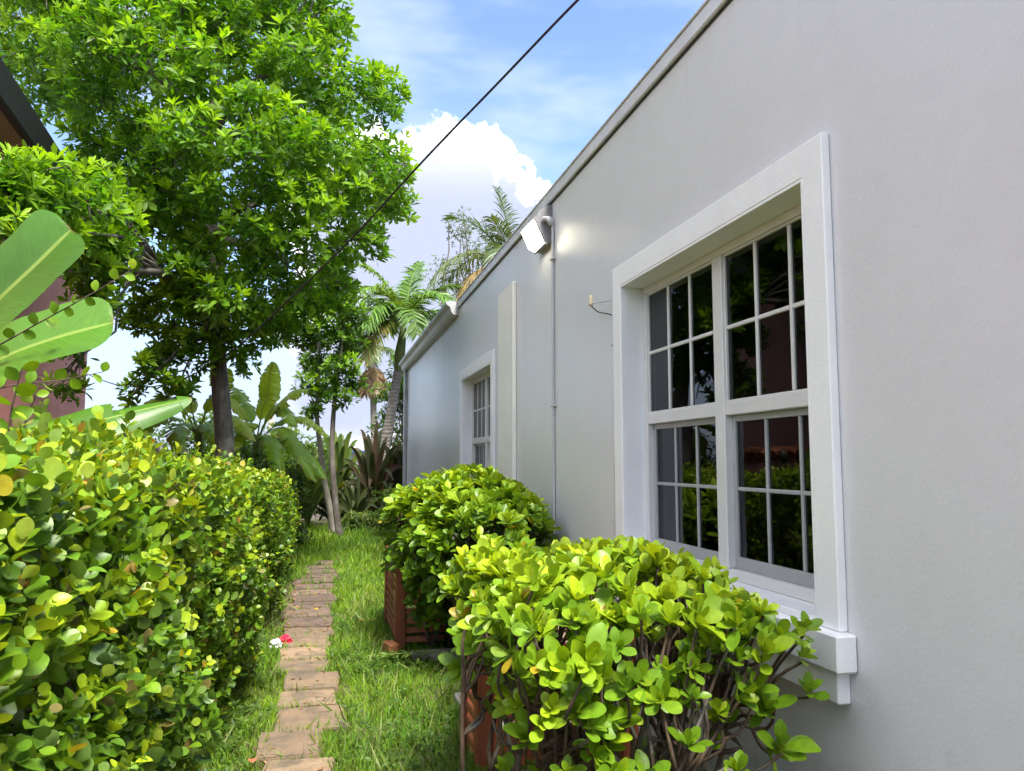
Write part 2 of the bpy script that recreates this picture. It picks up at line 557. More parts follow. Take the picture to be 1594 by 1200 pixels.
# ------------------------------------------------------------------ ground and path
def ground():
    n = 60
    xs = np.concatenate([[-900, -200, -60, -20], np.linspace(-8, 9, n), [20, 60, 200, 900]])
    ys = np.concatenate([[-300, -60, -10], np.linspace(-3, 26, 90), [40, 90, 300, 1800]])
    X, Y = np.meshgrid(xs, ys)
    near = (np.abs(X) < 8.5) & (Y > -3.5) & (Y < 27)
    Z = np.where(near, 0.018 * np.sin(X * 2.7 + 1.3 * np.sin(Y * 1.1)) * np.sin(Y * 2.1 + X), 0) - 0.03
    Z = Z + np.where(near, 0.03 * np.clip((Y - 14.0) / 5.0, 0, 2.5), 0)
    V = np.stack([X, Y, Z], -1).reshape(-1, 3)
    W = len(xs)
    F = [(r * W + c, r * W + c + 1, (r + 1) * W + c + 1, (r + 1) * W + c) for r in range(len(ys) - 1) for c in range(W - 1)]
    o = add('ground', fast_mesh('ground', V, F), None, M['ground'])
    o['kind'] = 'structure'
    return o


ground()
PATH = []   # centre x, centre y, width, depth, yaw, dirty
yy = 2.62
k = 0
while yy < 13.35:
    wid = float(np.interp(yy, [2, 5, 7.5, 8.6, 11.3, 12.3, 13.4], [.40, .40, .41, .50, .50, .42, .36]))
    cx = float(np.interp(yy, [2, 4.5, 6, 7.5, 9, 11.5, 13.4], [-.15, -.12, -.09, -.13, -.12, -.06, .07]))
    dep = 0.43 if yy < 8 else 0.46
    PATH.append((cx + random.uniform(-.05, .05), yy, wid * random.uniform(.9, 1.05), dep - random.uniform(.004, .03), R(random.uniform(-4, 4)), yy > 7.9 or k in (3,)))
    yy += dep + random.uniform(-.002, .012)
    k += 1
path_base = box('path', (-.30, 2.4, -.08), (.14, 13.4, -.035), M['ground'], None, 0)
path_base['kind'] = 'structure'
for i, (cx, cy, wd, dp, yw, dirty) in enumerate(PATH):
    bm = bmesh.new()
    bmesh.ops.create_cube(bm, size=1.0)
    bmesh.ops.scale(bm, vec=(wd, dp, 0.05), verts=bm.verts)
    for v in bm.verts:
        v.co.x += random.uniform(-.022, .022)
        v.co.y += random.uniform(-.018, .018)
    bmesh.ops.bevel(bm, geom=bm.edges[:], offset=0.007, segments=2, affect='EDGES')
    me = bpy.data.meshes.new('paver')
    bm.to_mesh(me)
    bm.free()
    me.materials.append(M['paver_dirty'] if dirty else M['paver'])
    add('paver', me, path_base, loc=(cx, cy, -0.004 + random.uniform(-.006, .006)), rot=(R(random.uniform(-1.6, 1.6)), R(random.uniform(-2, 2)), yw))

# ------------------------------------------------------------------ white house on the right
WX = 1.87
HY0, HY1, HTOP = -4.0, 18.85, 3.86
house = thing('white_house', 'long pale grey stucco house with white paned windows along the right side', 'house', (WX, 0, 0))
WINS = [(2.745, 4.765), (8.90, 10.92)]
WZ0, WZ1 = 1.00, 2.725


def wall_mesh():
    bm = bmesh.new()
    ys = [HY0] + [v for a in WINS for v in a] + [HY1]
    zs = [-0.2, WZ0, WZ1, HTOP]
    T = 0.2
    def cell(y0, y1, z0, z1):
        return any(abs(y0 - a) < 1e-6 and abs(y1 - b) < 1e-6 for a, b in WINS) and abs(z0 - WZ0) < 1e-6
    vc = {}
    def v(x, y, z):
        key = (round(x, 4), round(y, 4), round(z, 4))
        if key not in vc:
            vc[key] = bm.verts.new(key)
        return vc[key]
    for i in range(len(ys) - 1):
        for j in range(3):
            y0, y1, z0, z1 = ys[i], ys[i + 1], zs[j], zs[j + 1]
            if cell(y0, y1, z0, z1):
                a, b = WX, WX + T
                bm.faces.new([v(a, y0, z0), v(a, y1, z0), v(b, y1, z0), v(b, y0, z0)])
                bm.faces.new([v(a, y0, z1), v(b, y0, z1), v(b, y1, z1), v(a, y1, z1)])
                bm.faces.new([v(a, y0, z0), v(b, y0, z0), v(b, y0, z1), v(a, y0, z1)])
                bm.faces.new([v(a, y1, z0), v(a, y1, z1), v(b, y1, z1), v(b, y1, z0)])
                continue
            for x in (WX, WX + T):
                bm.faces.new([v(x, y0, z0), v(x, y0, z1), v(x, y1, z1), v(x, y1, z0)])
    # the other walls and the ends
    X2 = 9.0
    for (xa, ya, xb, yb) in ((WX, HY1, X2, HY1), (X2, HY1, X2, HY0), (X2, HY0, WX, HY0)):
        bm.faces.new([bm.verts.new((xa, ya, -.2)), bm.verts.new((xb, yb, -.2)), bm.verts.new((xb, yb, HTOP)), bm.verts.new((xa, ya, HTOP))])
    bmesh.ops.recalc_face_normals(bm, faces=bm.faces[:])
    me = bpy.data.meshes.new('wall')
    bm.to_mesh(me)
    bm.free()
    return me


add('wall', wall_mesh(), house, M['stucco'])
box('roof', (WX + .02, HY0 + .02, HTOP - .06), (8.98, HY1 - .02, HTOP + .02), M['roofing'], house, 0)
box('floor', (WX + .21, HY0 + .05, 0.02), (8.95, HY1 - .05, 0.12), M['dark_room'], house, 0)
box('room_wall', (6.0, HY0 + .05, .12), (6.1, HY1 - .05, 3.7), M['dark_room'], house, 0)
cp = box('coping', (WX - .028, HY0 - .03, HTOP - .035), (WX + .12, 11.34, HTOP + .055), M['coping'], house, .006)
box('drip_edge', (WX - .038, HY0 - .03, HTOP + .056), (WX + .12, 11.34, HTOP + .068), M['coping'], cp, .002)
box('gap_strip', (WX - .010, HY0 - .03, HTOP - .047), (WX - .001, 11.34, HTOP - .0355), M['black'], cp, 0)  # thin black strip drawing the dark gap under the coping
# gutter: K-style profile swept along Y
GS = 1.3
prof = [(0.0, 0.0), (-.06, 0.0), (-.085, .03), (-.10, .085), (-.145, .115), (-.145, .15), (-.13, .15), (-.13, .125), (-.088, .10), (-.07, .04), (-.05, .012), (0.0, .012)]
V, F = [], []
for y in (11.36, 19.0):
    V += [(WX - .004 + x * GS, y, HTOP - .14 + z * GS) for x, z in prof]
n = len(prof)
F = [(i, i + n, (i + 1) % n + n, (i + 1) % n) for i in range(n)]
gut = add('gutter', py_mesh('gutter', V, F), house, M['gutter'])
cap = [(0.0, 0.0), (-.06, 0.0), (-.085, .03), (-.10, .085), (-.145, .115), (-.145, .15), (0, .15)]
for y in (11.345, 19.002):
    Vc = [(WX - .004 + x * GS, y + d, HTOP - .14 + z * GS) for d in (0, .012) for x, z in cap]
    m_ = len(cap)
    add('end_cap', py_mesh('end_cap', Vc, [tuple(range(m_))[::-1], tuple(range(m_, 2 * m_))] + [(i, (i + 1) % m_, (i + 1) % m_ + m_, i + m_) for i in range(m_)]), gut, M['alu'])
box('fascia_board', (WX - .003, 11.36, HTOP + .052), (WX + .1, 18.99, HTOP + .075), M['coping'], house, .003)
dsp = box('downspout', (WX - .085, 18.66, 0.05), (WX - .01, 18.80, HTOP - .142), M['gutter'], house, .008)
for z in (.9, 2.1, 3.2):
    box('strap', (WX - .091, 18.64, z), (WX - .002, 18.82, z + .03), M['gutter'], dsp, .002)
# flat pilaster strip beside the second window
pil = box('pilaster', (WX - .045, 7.76, 0.0), (WX - .001, 8.46, 3.42), M['cream'], house, .008)


def window(y0, y1):
    z0, z1 = WZ0, WZ1
    w = 0.135
    tx0, tx1 = WX - .038, WX - .001
    # surround: head and two jambs cut as one picture frame
    bm = bmesh.new()
    loop = [(y0 - w, z0 - .02), (y0 - w, z1 + w), (y1 + w, z1 + w), (y1 + w, z0 - .02), (y1, z0 - .02), (y1, z1), (y0, z1), (y0, z0 - .02)]
    fa = [bm.verts.new((tx0, a, b)) for a, b in loop]
    fb = [bm.verts.new((tx1, a, b)) for a, b in loop]
    bm.faces.new(fa)
    bm.faces.new(fb[::-1])
    for i in range(8):
        bm.faces.new([fa[i], fb[i], fb[(i + 1) % 8], fa[(i + 1) % 8]])
    bmesh.ops.recalc_face_normals(bm, faces=bm.faces[:])
    bmesh.ops.bevel(bm, geom=bm.edges[:], offset=.004, segments=1, affect='EDGES')
    me = bpy.data.meshes.new('window')
    bm.to_mesh(me)
    bm.free()
    win = add('window', me, house, M['white'])
    # lining of the opening, sill and apron
    L = .004
    box('reveal', (WX - .0365, y0 + .0005, z0 + .01), (WX + .19, y0 + .012, z1 - .001), M['white'], win, .001)
    box('reveal', (WX - .0365, y1 - .012, z0 + .01), (WX + .19, y1 - .0005, z1 - .001), M['white'], win, .001)
    box('reveal', (WX - .0365, y0 + .0125, z1 - .013), (WX + .19, y1 - .0125, z1 - .0008), M['white'], win, .001)
    box('sill', (WX - .085, y0 - w - .05, z0 - .155), (WX - .0015, y1 + w + .05, z0 - .021), M['white'], win, .007)
    box('inner_sill', (WX - .0355, y0 + .001, z0 - .0205), (WX + .13, y1 - .001, z0 + .0095), M['white'], win, .004)
    box('apron', (WX - .055, y0 - w - .005, z0 - .275), (WX - .0012, y1 + w + .005, z0 - .157), M['white'], win, .007)
    fx0, fx1 = WX + .115, WX + .175           # frame depth range
    ym = (y0 + y1) / 2
    ya, yb = y0 + .0125, y1 - .0125
    zb, zt = z0 + .011, z1 - .0135
    fw = .045
    box('frame', (fx0, ya, zt - fw), (fx1, yb, zt), M['sash'], win, .004)
    box('frame', (fx0, ya, zb), (fx1, yb, zb + .05), M['sash'], win, .004)
    box('frame', (fx0, ya, zb + .0505), (fx1, ya + fw, zt - fw - .0005), M['sash'], win, .004)
    box('frame', (fx0, yb - fw, zb + .0505), (fx1, yb, zt - fw - .0005), M['sash'], win, .004)
    box('mullion', (fx0 - .004, ym - .05, zb + .0505), (fx1, ym + .05, zt - fw - .0005), M['sash'], win, .005)
    zm0, zm1 = z0 + .83, z0 + .895
    for (a, b) in ((ya + fw, ym - .05), (ym + .05, yb - fw)):
        a += .0005
        b -= .0005
        box('meeting_rail', (fx0 + .002, a, zm0), (fx1 - .02, b, zm1), M['sash'], win, .004)
        for kind in (0, 1):
            if kind == 0:    # upper sash, set forward, white bars
                gz0, gz1, gx, mat, mw = zm1 + .0005, zt - fw - .001, fx0 + .022, M['sash'], .021
                pad = .012
            else:            # lower sash, set back, grey bars
                gz0, gz1, gx, mat, mw = zb + .051, zm0 - .0005, fx0 + .05, M['alu'], .019
                pad = .032
            # sash stiles and rails
            box('stile', (gx - .012, a, gz0), (gx + .012, a + pad, gz1), mat, win, .002)
            box('stile', (gx - .012, b - pad, gz0), (gx + .012, b, gz1), mat, win, .002)
            bot = pad if kind == 0 else .06
            box('rail', (gx - .012, a + pad + .0003, gz0), (gx + .012, b - pad - .0003, gz0 + bot), mat, win, .002)
            box('rail', (gx - .012, a + pad + .0003, gz1 - pad), (gx + .012, b - pad - .0003, gz1), mat, win, .002)
            pa, pb = a + pad + .0003, b - pad - .0003
            pz0, pz1 = gz0 + bot + .0003, gz1 - pad - .0003
            cw = (pb - pa) / 3
            rh = (pz1 - pz0) / 2
            for i in (1, 2):
                box('muntin', (gx - .011, pa + cw * i - mw / 2, pz0), (gx + .011, pa + cw * i + mw / 2, pz1), mat, win, .004)
            for i in range(3):
                q0 = pa + cw * i + (mw / 2 + .0003 if i else 0)
                q1 = pa + cw * (i + 1) - (mw / 2 + .0003 if i < 2 else 0)
                box('muntin', (gx - .010, q0, pz0 + rh - mw / 2), (gx + .010, q1, pz0 + rh + mw / 2), mat, win, .004)
                for j in range(2):
                    r0 = pz0 + (rh + mw / 2 + .0003 if j else 0)
                    r1 = pz0 + rh - mw / 2 - .0003 if j == 0 else pz1
                    cyy, czz = (q0 + q1) / 2, (r0 + r1) / 2
                    hy, hz = (q1 - q0) / 2, (r1 - r0) / 2
                    me = py_mesh('pane', [(0, -hy, -hz), (0, hy, -hz), (0, hy, hz), (0, -hy, hz)], [(0, 3, 2, 1)])
                    add('pane', me, win, M['glass'], loc=(gx + random.uniform(-.0006, .0006), cyy, czz), rot=(0, R(random.uniform(-.25, .25)), R(random.uniform(-.25, .25))))
            if kind == 1:
                pass
    return win


for a, b in WINS:
    window(a, b)

# ------------------------------------------------------------------ wall lamp, conduits, insulator
lamp = thing('wall_lamp', 'lit flood lamp with grey housing high on the stucco wall below the roof edge', 'lamp', (WX, 6.62, 3.5))
ly0, ly1 = 6.44, 6.80
hv = [(WX - .002, 3.46), (WX - .002, 3.80), (WX - .06, 3.79), (WX - .12, 3.735), (WX - .15, 3.68), (WX - .07, 3.47)]
Vh = [(x, y, z) for y in (ly0, ly1) for x, z in hv]
m_ = len(hv)
add('housing', py_mesh('housing', Vh, [tuple(range(m_)), tuple(range(m_, 2 * m_))[::-1]] + [(i, i + m_, (i + 1) % m_ + m_, (i + 1) % m_) for i in range(m_)]), lamp, M['bronze'])
# prismatic lens below and in front of the housing
p0 = np.array([WX - .157, 3.672])
p1 = np.array([WX - .062, 3.462])
nrm = np.array([-(p1 - p0)[1], (p1 - p0)[0]])
nrm = nrm / np.linalg.norm(nrm)
if nrm[0] > 0:
    nrm = -nrm
A_, B_ = p0 + nrm * .004, p1 + nrm * .004
C_, D_ = p0 + (p1 - p0) * .08 + nrm * .06, p0 + (p1 - p0) * .80 + nrm * .06
Vl = []
for y, ins in ((ly0 + .02, 0), (ly1 - .02, 0)):
    s = .035 if y < 6.6 else -.035
    Vl += [(A_[0], y, A_[1]), (B_[0], y, B_[1]), (D_[0], y + s, D_[1]), (C_[0], y + s, C_[1])]
lens = add('lens', py_mesh('lens', Vl, [(0, 1, 2, 3), (7, 6, 5, 4), (3, 2, 6, 7), (0, 3, 7, 4), (2, 1, 5, 6), (1, 0, 4, 5)]), lamp, M['lens'])
rim = []
for (a, b) in ((p0, p1),):
    pass
fr_pts = [(p0[0], ly0 + .005, p0[1]), (p1[0], ly0 + .005, p1[1]), (p1[0], ly1 - .005, p1[1]), (p0[0], ly1 - .005, p0[1]), (p0[0], ly0 + .005, p0[1])]
for a, b in zip(fr_pts[:-1], fr_pts[1:]):
    rim.append(tube_arrays([a, b], [.011, .011], 6))
Vr, Fr = merge(rim)
add('lens_frame', fast_mesh('lens_frame', Vr, Fr), lamp, M['bronze'])

cond = thing('conduit', 'thin grey pipe running down the wall from the lit lamp', 'pipe', (WX, 6.40, 0))
cx = WX - .017
tube('pipe', smooth_path([(WX - .06, 6.455, 3.66), (WX - .05, 6.395, 3.655), (cx, 6.385, 3.60), (cx, 6.385, 3.0), (cx, 6.388, 1.9), (cx, 6.385, .9), (cx, 6.385, .02)], 40), .0125, M['pvc'], cond, 10)
tube('fitting', [(WX - .085, 6.43, 3.665), (WX - .055, 6.39, 3.66), (WX - .03, 6.385, 3.60)], [.022, .026, .021], M['pvc'], cond, 10)
for z in (3.30, 2.05, 1.0):
    box('clip', (WX - .034, 6.345, z), (WX - .001, 6.425, z + .018), M['pvc'], cond, .003)

c2 = thing('thin_conduit', 'slim grey pipe beside the left jamb of the near window', 'pipe', (WX, 4.955, 0))
tube('pipe', [(WX - .012, 4.955, .02), (WX - .012, 4.955, 1.5), (WX - .012, 4.953, 2.70)], .010, M['pvc'], c2, 8)
for z in (1.2, 2.36):
    box('clip', (WX - .026, 4.925, z), (WX - .001, 4.985, z + .014), M['pvc'], c2, .002)
ins = thing('wire_insulator', 'small cream insulator held off the wall on a short wire', 'insulator', (WX, 5.2, 2.75))
tube('body', [(WX - .10, 5.16, 2.665), (WX - .10, 5.16, 2.685), (WX - .10, 5.16, 2.70), (WX - .10, 5.16, 2.715), (WX - .10, 5.16, 2.725), (WX - .10, 5.16, 2.74)], [.014, .017, .011, .016, .009, .011], M['cream_plastic'], ins, 10)
tube('bracket', [(WX - .10, 5.16, 2.68), (WX - .05, 5.05, 2.675), (WX - .003, 4.965, 2.67)], .003, M['alu'], ins, 6)
tube('wire', smooth_path([(WX - .10, 5.155, 2.665), (WX - .075, 5.08, 2.61), (WX - .04, 5.0, 2.585), (WX - .012, 4.958, 2.565)], 12), .004, M['cable'], ins, 6)

# ------------------------------------------------------------------ overhead cable and pole
cab = thing('overhead_cable', 'dark overhead cable crossing the sky from the upper right into the tree', 'cable', (1.79, 4.2, 4.7))
tube('line', smooth_path([(2.6, 1.5, 5.02), (1.79, 4.2, 4.73), (1.56, 4.9, 4.66), (1.25, 5.8, 4.52), (.84, 7.0, 4.34), (.19, 8.6, 3.94), (-.55, 9.6, 3.38), (-.95, 10.1, 3.08), (-1.33, 10.6, 2.87), (-2.02, 12.0, 2.74), (-2.99, 14.0, 2.80), (-4.6, 17.5, 3.3), (-9.0, 27.0, 5.2)], 90), .0095, M['cable'], cab, 8)

# ------------------------------------------------------------------ salmon house on the left
TH = R(4.5)
LP = Vector((-3.50, 8.2, 0))
EZ = -.27        # a point of the long wall


def lrot(lo, hi, name, mat, parent, bevel=.01):
    return box(name, (LP.x + lo[0], LP.y + lo[1], lo[2]), (LP.x + hi[0], LP.y + hi[1], hi[2]), mat, parent, bevel, TH, LP)


ph = thing('salmon_house', 'salmon pink stucco house with dark eaves behind the hedge at left', 'house', tuple(LP))
lrot((-7, -2.6, -.1), (0, 6.85, 5.30 + EZ), 'wall', M['salmon'], ph, .02)
rf = lrot((-7.5, -3.0, 5.47 + EZ), (.40, 7.3, 5.60 + EZ), 'roof', M['roofing'], ph, .01)
lrot((.36, -3.02, 5.27 + EZ), (.46, 7.32, 5.64 + EZ), 'eave_gutter', M['black'], rf, .015)
for i in range(7):
    lrot((.002, -2.95 + i * 1.45, 5.40 + EZ), (.355, -2.95 + i * 1.45 + 1.43, 5.465 + EZ), 'soffit_panel', M['soffit'], rf, .006)
lrot((.002, -2.6, 5.30 + EZ), (.06, 6.85, 5.395 + EZ), 'frieze', M['soffit'], ph, .006)
lrot((.002, .55, .3), (.08, .65, 5.29 + EZ), 'downspout', M['black'], ph, .01)
# tile-capped garden wall in front of it
gw = thing('tile_capped_wall', 'low salmon garden wall capped with terracotta tiles behind the hedge', 'wall', (-2.6, 6.0, 0))
box('wall', (-2.75, 3.0, -.05), (-2.6, 12.4, 1.68), M['salmon'], gw, .01)
for i in range(52):
    y = 3.05 + i * .18
    pts = [(-2.86, y, 1.69), (-2.675, y, 1.80), (-2.49, y, 1.69)]
    V, F = tube_arrays([(-2.84, y, 1.70), (-2.68, y, 1.775), (-2.52, y, 1.70)], [.085, .08, .085], 8)
    add('tile', fast_mesh('tile', V, F), gw, M['terracotta'])
# black iron fence
fe = thing('iron_fence', 'black iron fence hidden behind the leafy hedge', 'fence', (-1.75, 4, 0))
for z in (.25, 1.5):
    tube('rail', [(-1.75, 2.4, z), (-1.75, 9.6, z)], .018, M['black'], fe, 6)
for i in range(49):
    y = 2.4 + i * .15
    tube('picket', [(-1.75, y, .05), (-1.75, y, 1.58), (-1.75, y, 1.66)], [.009, .009, .002], M['black'], fe, 6)
for y in (3.6, 5.3, 7.4, 9.4):
    tube('post_cap', [(-1.75, y + .03, .0), (-1.75, y + .03, 1.60), (-1.75, y + .03, 1.62), (-1.75, y + .03, 1.70), (-1.75, y + .03, 1.76), (-1.75, y + .03, 1.78)], [.03, .03, .07, .075, .05, .01], M['black'], fe, 10)

# ------------------------------------------------------------------ leaves
def nrm3(a):
    return a / (np.linalg.norm(a, axis=-1, keepdims=True) + 1e-9)


def leaf_t(ny, width, wide_at, q=0.8, fold=0.15, curl=0.15, tipw=0.03, basew=0.04):
    t = np.linspace(0, 1, ny + 1)
    if ny > 4:                                   # finer towards the round tip
        t = 1 - (1 - t) ** 1.35
    p = math.log(.5) / math.log(wide_at)
    wv = width / 2 * np.sin(np.pi * t ** p).clip(0, 1) ** q
    wv[0] = max(wv[0], basew * width)
    wv[-1] = max(wv[-1], tipw * width)
    z = -curl * t ** 2
    V = []
    for i in range(ny + 1):
        V += [(-wv[i], t[i], z[i] + fold * wv[i]), (0, t[i], z[i]), (wv[i], t[i], z[i] + fold * wv[i])]
    F = []
    for i in range(ny):
        a = i * 3
        F += [(a, a + 1, a + 4, a + 3), (a + 1, a + 2, a + 5, a + 4)]
    return np.array(V, np.float32), np.array(F, np.int32)


def frames(D, N):
    D = nrm3(D)
    X = nrm3(np.cross(D, N))
    N2 = np.cross(X, D)
    return np.stack([X, D, N2], axis=-1)      # columns


CAMF = np.array([math.sin(R(13.2)) * math.cos(R(5.4)), math.cos(R(13.2)) * math.cos(R(5.4)), math.sin(R(5.4))])
CAMX = np.array([math.cos(R(13.2)), -math.sin(R(13.2)), 0])
CAMU = np.cross(CAMX, CAMF)


def project(Pw):
    d = Pw - np.array([0, 0, 1.6])
    z = d @ CAMF
    z = np.where(np.abs(z) < .05, .05, z)
    return 797 + 1240 * (d @ CAMX) / z, 600 - 1240 * (d @ CAMU) / z, z


class Leaves:
    def __init__(self, templates):
        self.T = templates
        self.d = []
    def add(self, tid, P, Rm, S, C, prio=None):
        n = len(P)
        if prio is None:
            prio = np.ones(n)
        self.d.append((np.broadcast_to(tid, (n,)), P, Rm, np.broadcast_to(S, (n,)), C, prio))
    def build(self, name, parent, mat, singles=0, single_name='leaf', stuff=True):
        tid, P, Rm, S, C, pr = [np.concatenate([x[i] for x in self.d]) for i in range(6)]
        keep = np.ones(len(P), bool)
        if singles:
            px, py, z = project(P)
            sc = S / z * pr * ((px > 5) & (px < 1590) & (py > 5) & (py < 1195) & (z > .2))
            top = np.argsort(-sc)[:singles]
            keep[top] = False
            pal = C[rng.choice(top, min(14, len(top)), replace=False)]
            cache = {}
            for i in top:
                ci = int(np.argmin(((pal - C[i]) ** 2).sum(1)))
                key = (int(tid[i]), ci)
                if key not in cache:
                    V, F = self.T[tid[i]]
                    me = fast_mesh(single_name, V, F, True, np.tile(pal[ci], (len(V), 1)))
                    me.materials.append(mat)
                    cache[key] = me
                o = bpy.data.objects.new(single_name, cache[key])
                m = Matrix(Rm[i].tolist()).to_4x4() @ Matrix.Scale(float(S[i]), 4)
                m.translation = P[i].tolist()
                o.matrix_basis = m
                COL.objects.link(o)
                adopt(o, parent)
        Vs, Fs, Cs = [], [], []
        off = 0
        for k in range(len(self.T)):
            s = keep & (tid == k)
            n = int(s.sum())
            if not n:
                continue
            V, F = self.T[k]
            W = np.einsum('nij,vj->nvi', Rm[s], V) * S[s][:, None, None] + P[s][:, None, :]
            Vs.append(W.reshape(-1, 3))
            Fs.append((F[None] + (np.arange(n) * len(V))[:, None, None] + off).reshape(-1, 4))
            Cs.append(np.repeat(C[s], len(V), axis=0))
            off += n * len(V)
        if not Vs:
            return None
        me = fast_mesh(name, np.concatenate(Vs), np.concatenate(Fs), True, np.concatenate(Cs))
        o = add(name, me, parent, mat)
        if stuff:
            o['kind'] = 'stuff'
        return o


def rand_unit(n):
    v = rng.normal(size=(n, 3))
    return nrm3(v)


def lerp(a, b, t):
    return np.asarray(a)[None] * (1 - t)[:, None] + np.asarray(b)[None] * t[:, None]


def rosettes(P, A, K, th0, th1, size, jit=.2, arch=0.0):
    """P,A (n,3): K leaves round each axis, inner ones upright and smaller; returns pos, frames, scale, age"""
    n = len(P)
    A = nrm3(A)
    ref = nrm3(np.cross(A, rand_unit(n)))
    ref2 = np.cross(A, ref)
    k = np.arange(K)
    age = (k + .5) / K                                   # 0 young .. 1 old
    phi = k[None] * 2.39996 + rng.uniform(0, 6.28, (n, 1)) + rng.normal(0, .25, (n, K))
    th = th0 + (th1 - th0) * age[None] ** .8 + rng.normal(0, .16, (n, K))
    rad = np.cos(phi)[..., None] * ref[:, None] + np.sin(phi)[..., None] * ref2[:, None]
    D = np.cos(th)[..., None] * A[:, None] + np.sin(th)[..., None] * rad
    N = np.sin(th)[..., None] * A[:, None] - np.cos(th)[..., None] * rad
    N = N + rng.normal(0, .22, N.shape)
    S = size * (.62 + .45 * age[None] ** .6) * rng.uniform(1 - jit, 1 + jit, (n, K)) * np.clip(rng.normal(1, .2, (n, 1)), .55, 1.4)
    S = np.where(rng.uniform(size=S.shape) < .10, S * .45, S)
    pos = P[:, None] - A[:, None] * (age[None, :, None] * size * .25) + D * .006
    return pos.reshape(-1, 3), frames(D.reshape(-1, 3), N.reshape(-1, 3)), S.reshape(-1), np.tile(age, n)


TREE_T = [leaf_t(3, .36, .62, .75, .25, .12), leaf_t(3, .32, .6, .75, .3, .28), leaf_t(3, .38, .65, .7, .15, -.05)]


def clump_crown(clumps, per_r2, K, size, dark, bright, templates, inner=.35, upbias=.55, th=(.35, 1.35), flat=.8, minros=8):
    Lv = Leaves(templates)
    for (cx, cy, cz, r) in clumps:
        n = max(minros, int(per_r2 * r * r))
        u = rand_unit(n)
        rr = r * rng.uniform(.45, 1.05, n) ** .6
        Pc = np.array([cx, cy, cz]) + u * rr[:, None] * np.array([1, 1, flat])
        A = nrm3(u * .7 + np.array([0, 0, upbias]) + rng.normal(0, .3, (n, 3)))
        p, fr, s, age = rosettes(Pc, A, K, th[0], th[1], size)
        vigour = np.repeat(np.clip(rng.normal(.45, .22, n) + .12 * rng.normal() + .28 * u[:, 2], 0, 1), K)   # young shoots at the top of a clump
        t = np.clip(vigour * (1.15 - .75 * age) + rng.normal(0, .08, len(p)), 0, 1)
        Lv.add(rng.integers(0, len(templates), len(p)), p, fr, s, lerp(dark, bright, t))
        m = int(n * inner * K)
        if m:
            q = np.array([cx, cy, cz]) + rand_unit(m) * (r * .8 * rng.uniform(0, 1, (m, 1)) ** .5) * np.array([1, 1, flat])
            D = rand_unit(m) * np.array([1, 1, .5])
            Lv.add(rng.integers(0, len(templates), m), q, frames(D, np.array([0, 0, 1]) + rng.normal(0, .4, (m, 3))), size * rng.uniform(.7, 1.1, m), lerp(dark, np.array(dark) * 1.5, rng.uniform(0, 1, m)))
    return Lv


def wiggle(a, b, n, amp):
    a, b = np.array(a, float), np.array(b, float)
    t = np.linspace(0, 1, n)[:, None]
    L = np.linalg.norm(b - a)
    off = rng.normal(0, amp * L, (n, 3)) * np.sin(np.pi * t)
    lift = np.array([0, 0, 1.0]) * (.10 * L * np.sin(np.pi * t))
    return a + (b - a) * t + off + lift


def branchwork(parent, mat, start_pts, start_r, clumps, nlimb, forks, name='branch', tip=.012, end_r=.035):
    """limbs from the trunk to groups of clumps, sub-branches to every clump; one part per limb"""
    C = np.array([c[:3] for c in clumps])
    cent = C[rng.choice(len(C), nlimb, replace=False)]
    for _ in range(8):
        lab = np.argmin(((C[:, None] - cent[None]) ** 2).sum(-1), 1)
        for k in range(nlimb):
            if (lab == k).any():
                cent[k] = C[lab == k].mean(0)
    for k in range(nlimb):
        idx = np.where(lab == k)[0]
        if not len(idx):
            continue
        f = np.array(forks[int(np.argmin([np.linalg.norm(np.array(q) - cent[k]) for q in forks]))])
        node = f + (cent[k] - f) * .72
        parts = []
        lp = wiggle(f, node, 9, .02)
        r0 = start_r * .62
        parts.append(tube_arrays(lp, np.linspace(r0, end_r, 9), 8))
        for i in idx:
            j = rng.integers(4, 9)
            sp = wiggle(lp[j], C[i], 6, .035)
            ra = max(tip, (r0 + (end_r - r0) * j / 8) * .38)
            parts.append(tube_arrays(sp, np.linspace(ra, tip, 6), 6))
            for _ in range(3):
                e = C[i] + rand_unit(1)[0] * clumps[i][3] * .75
                parts.append(tube_arrays(wiggle(sp[4], e, 4, .05), np.linspace(tip * 1.1, tip * .4, 4), 5))
        V, F = merge(parts)
        add(name, fast_mesh(name, V, F), parent, mat)


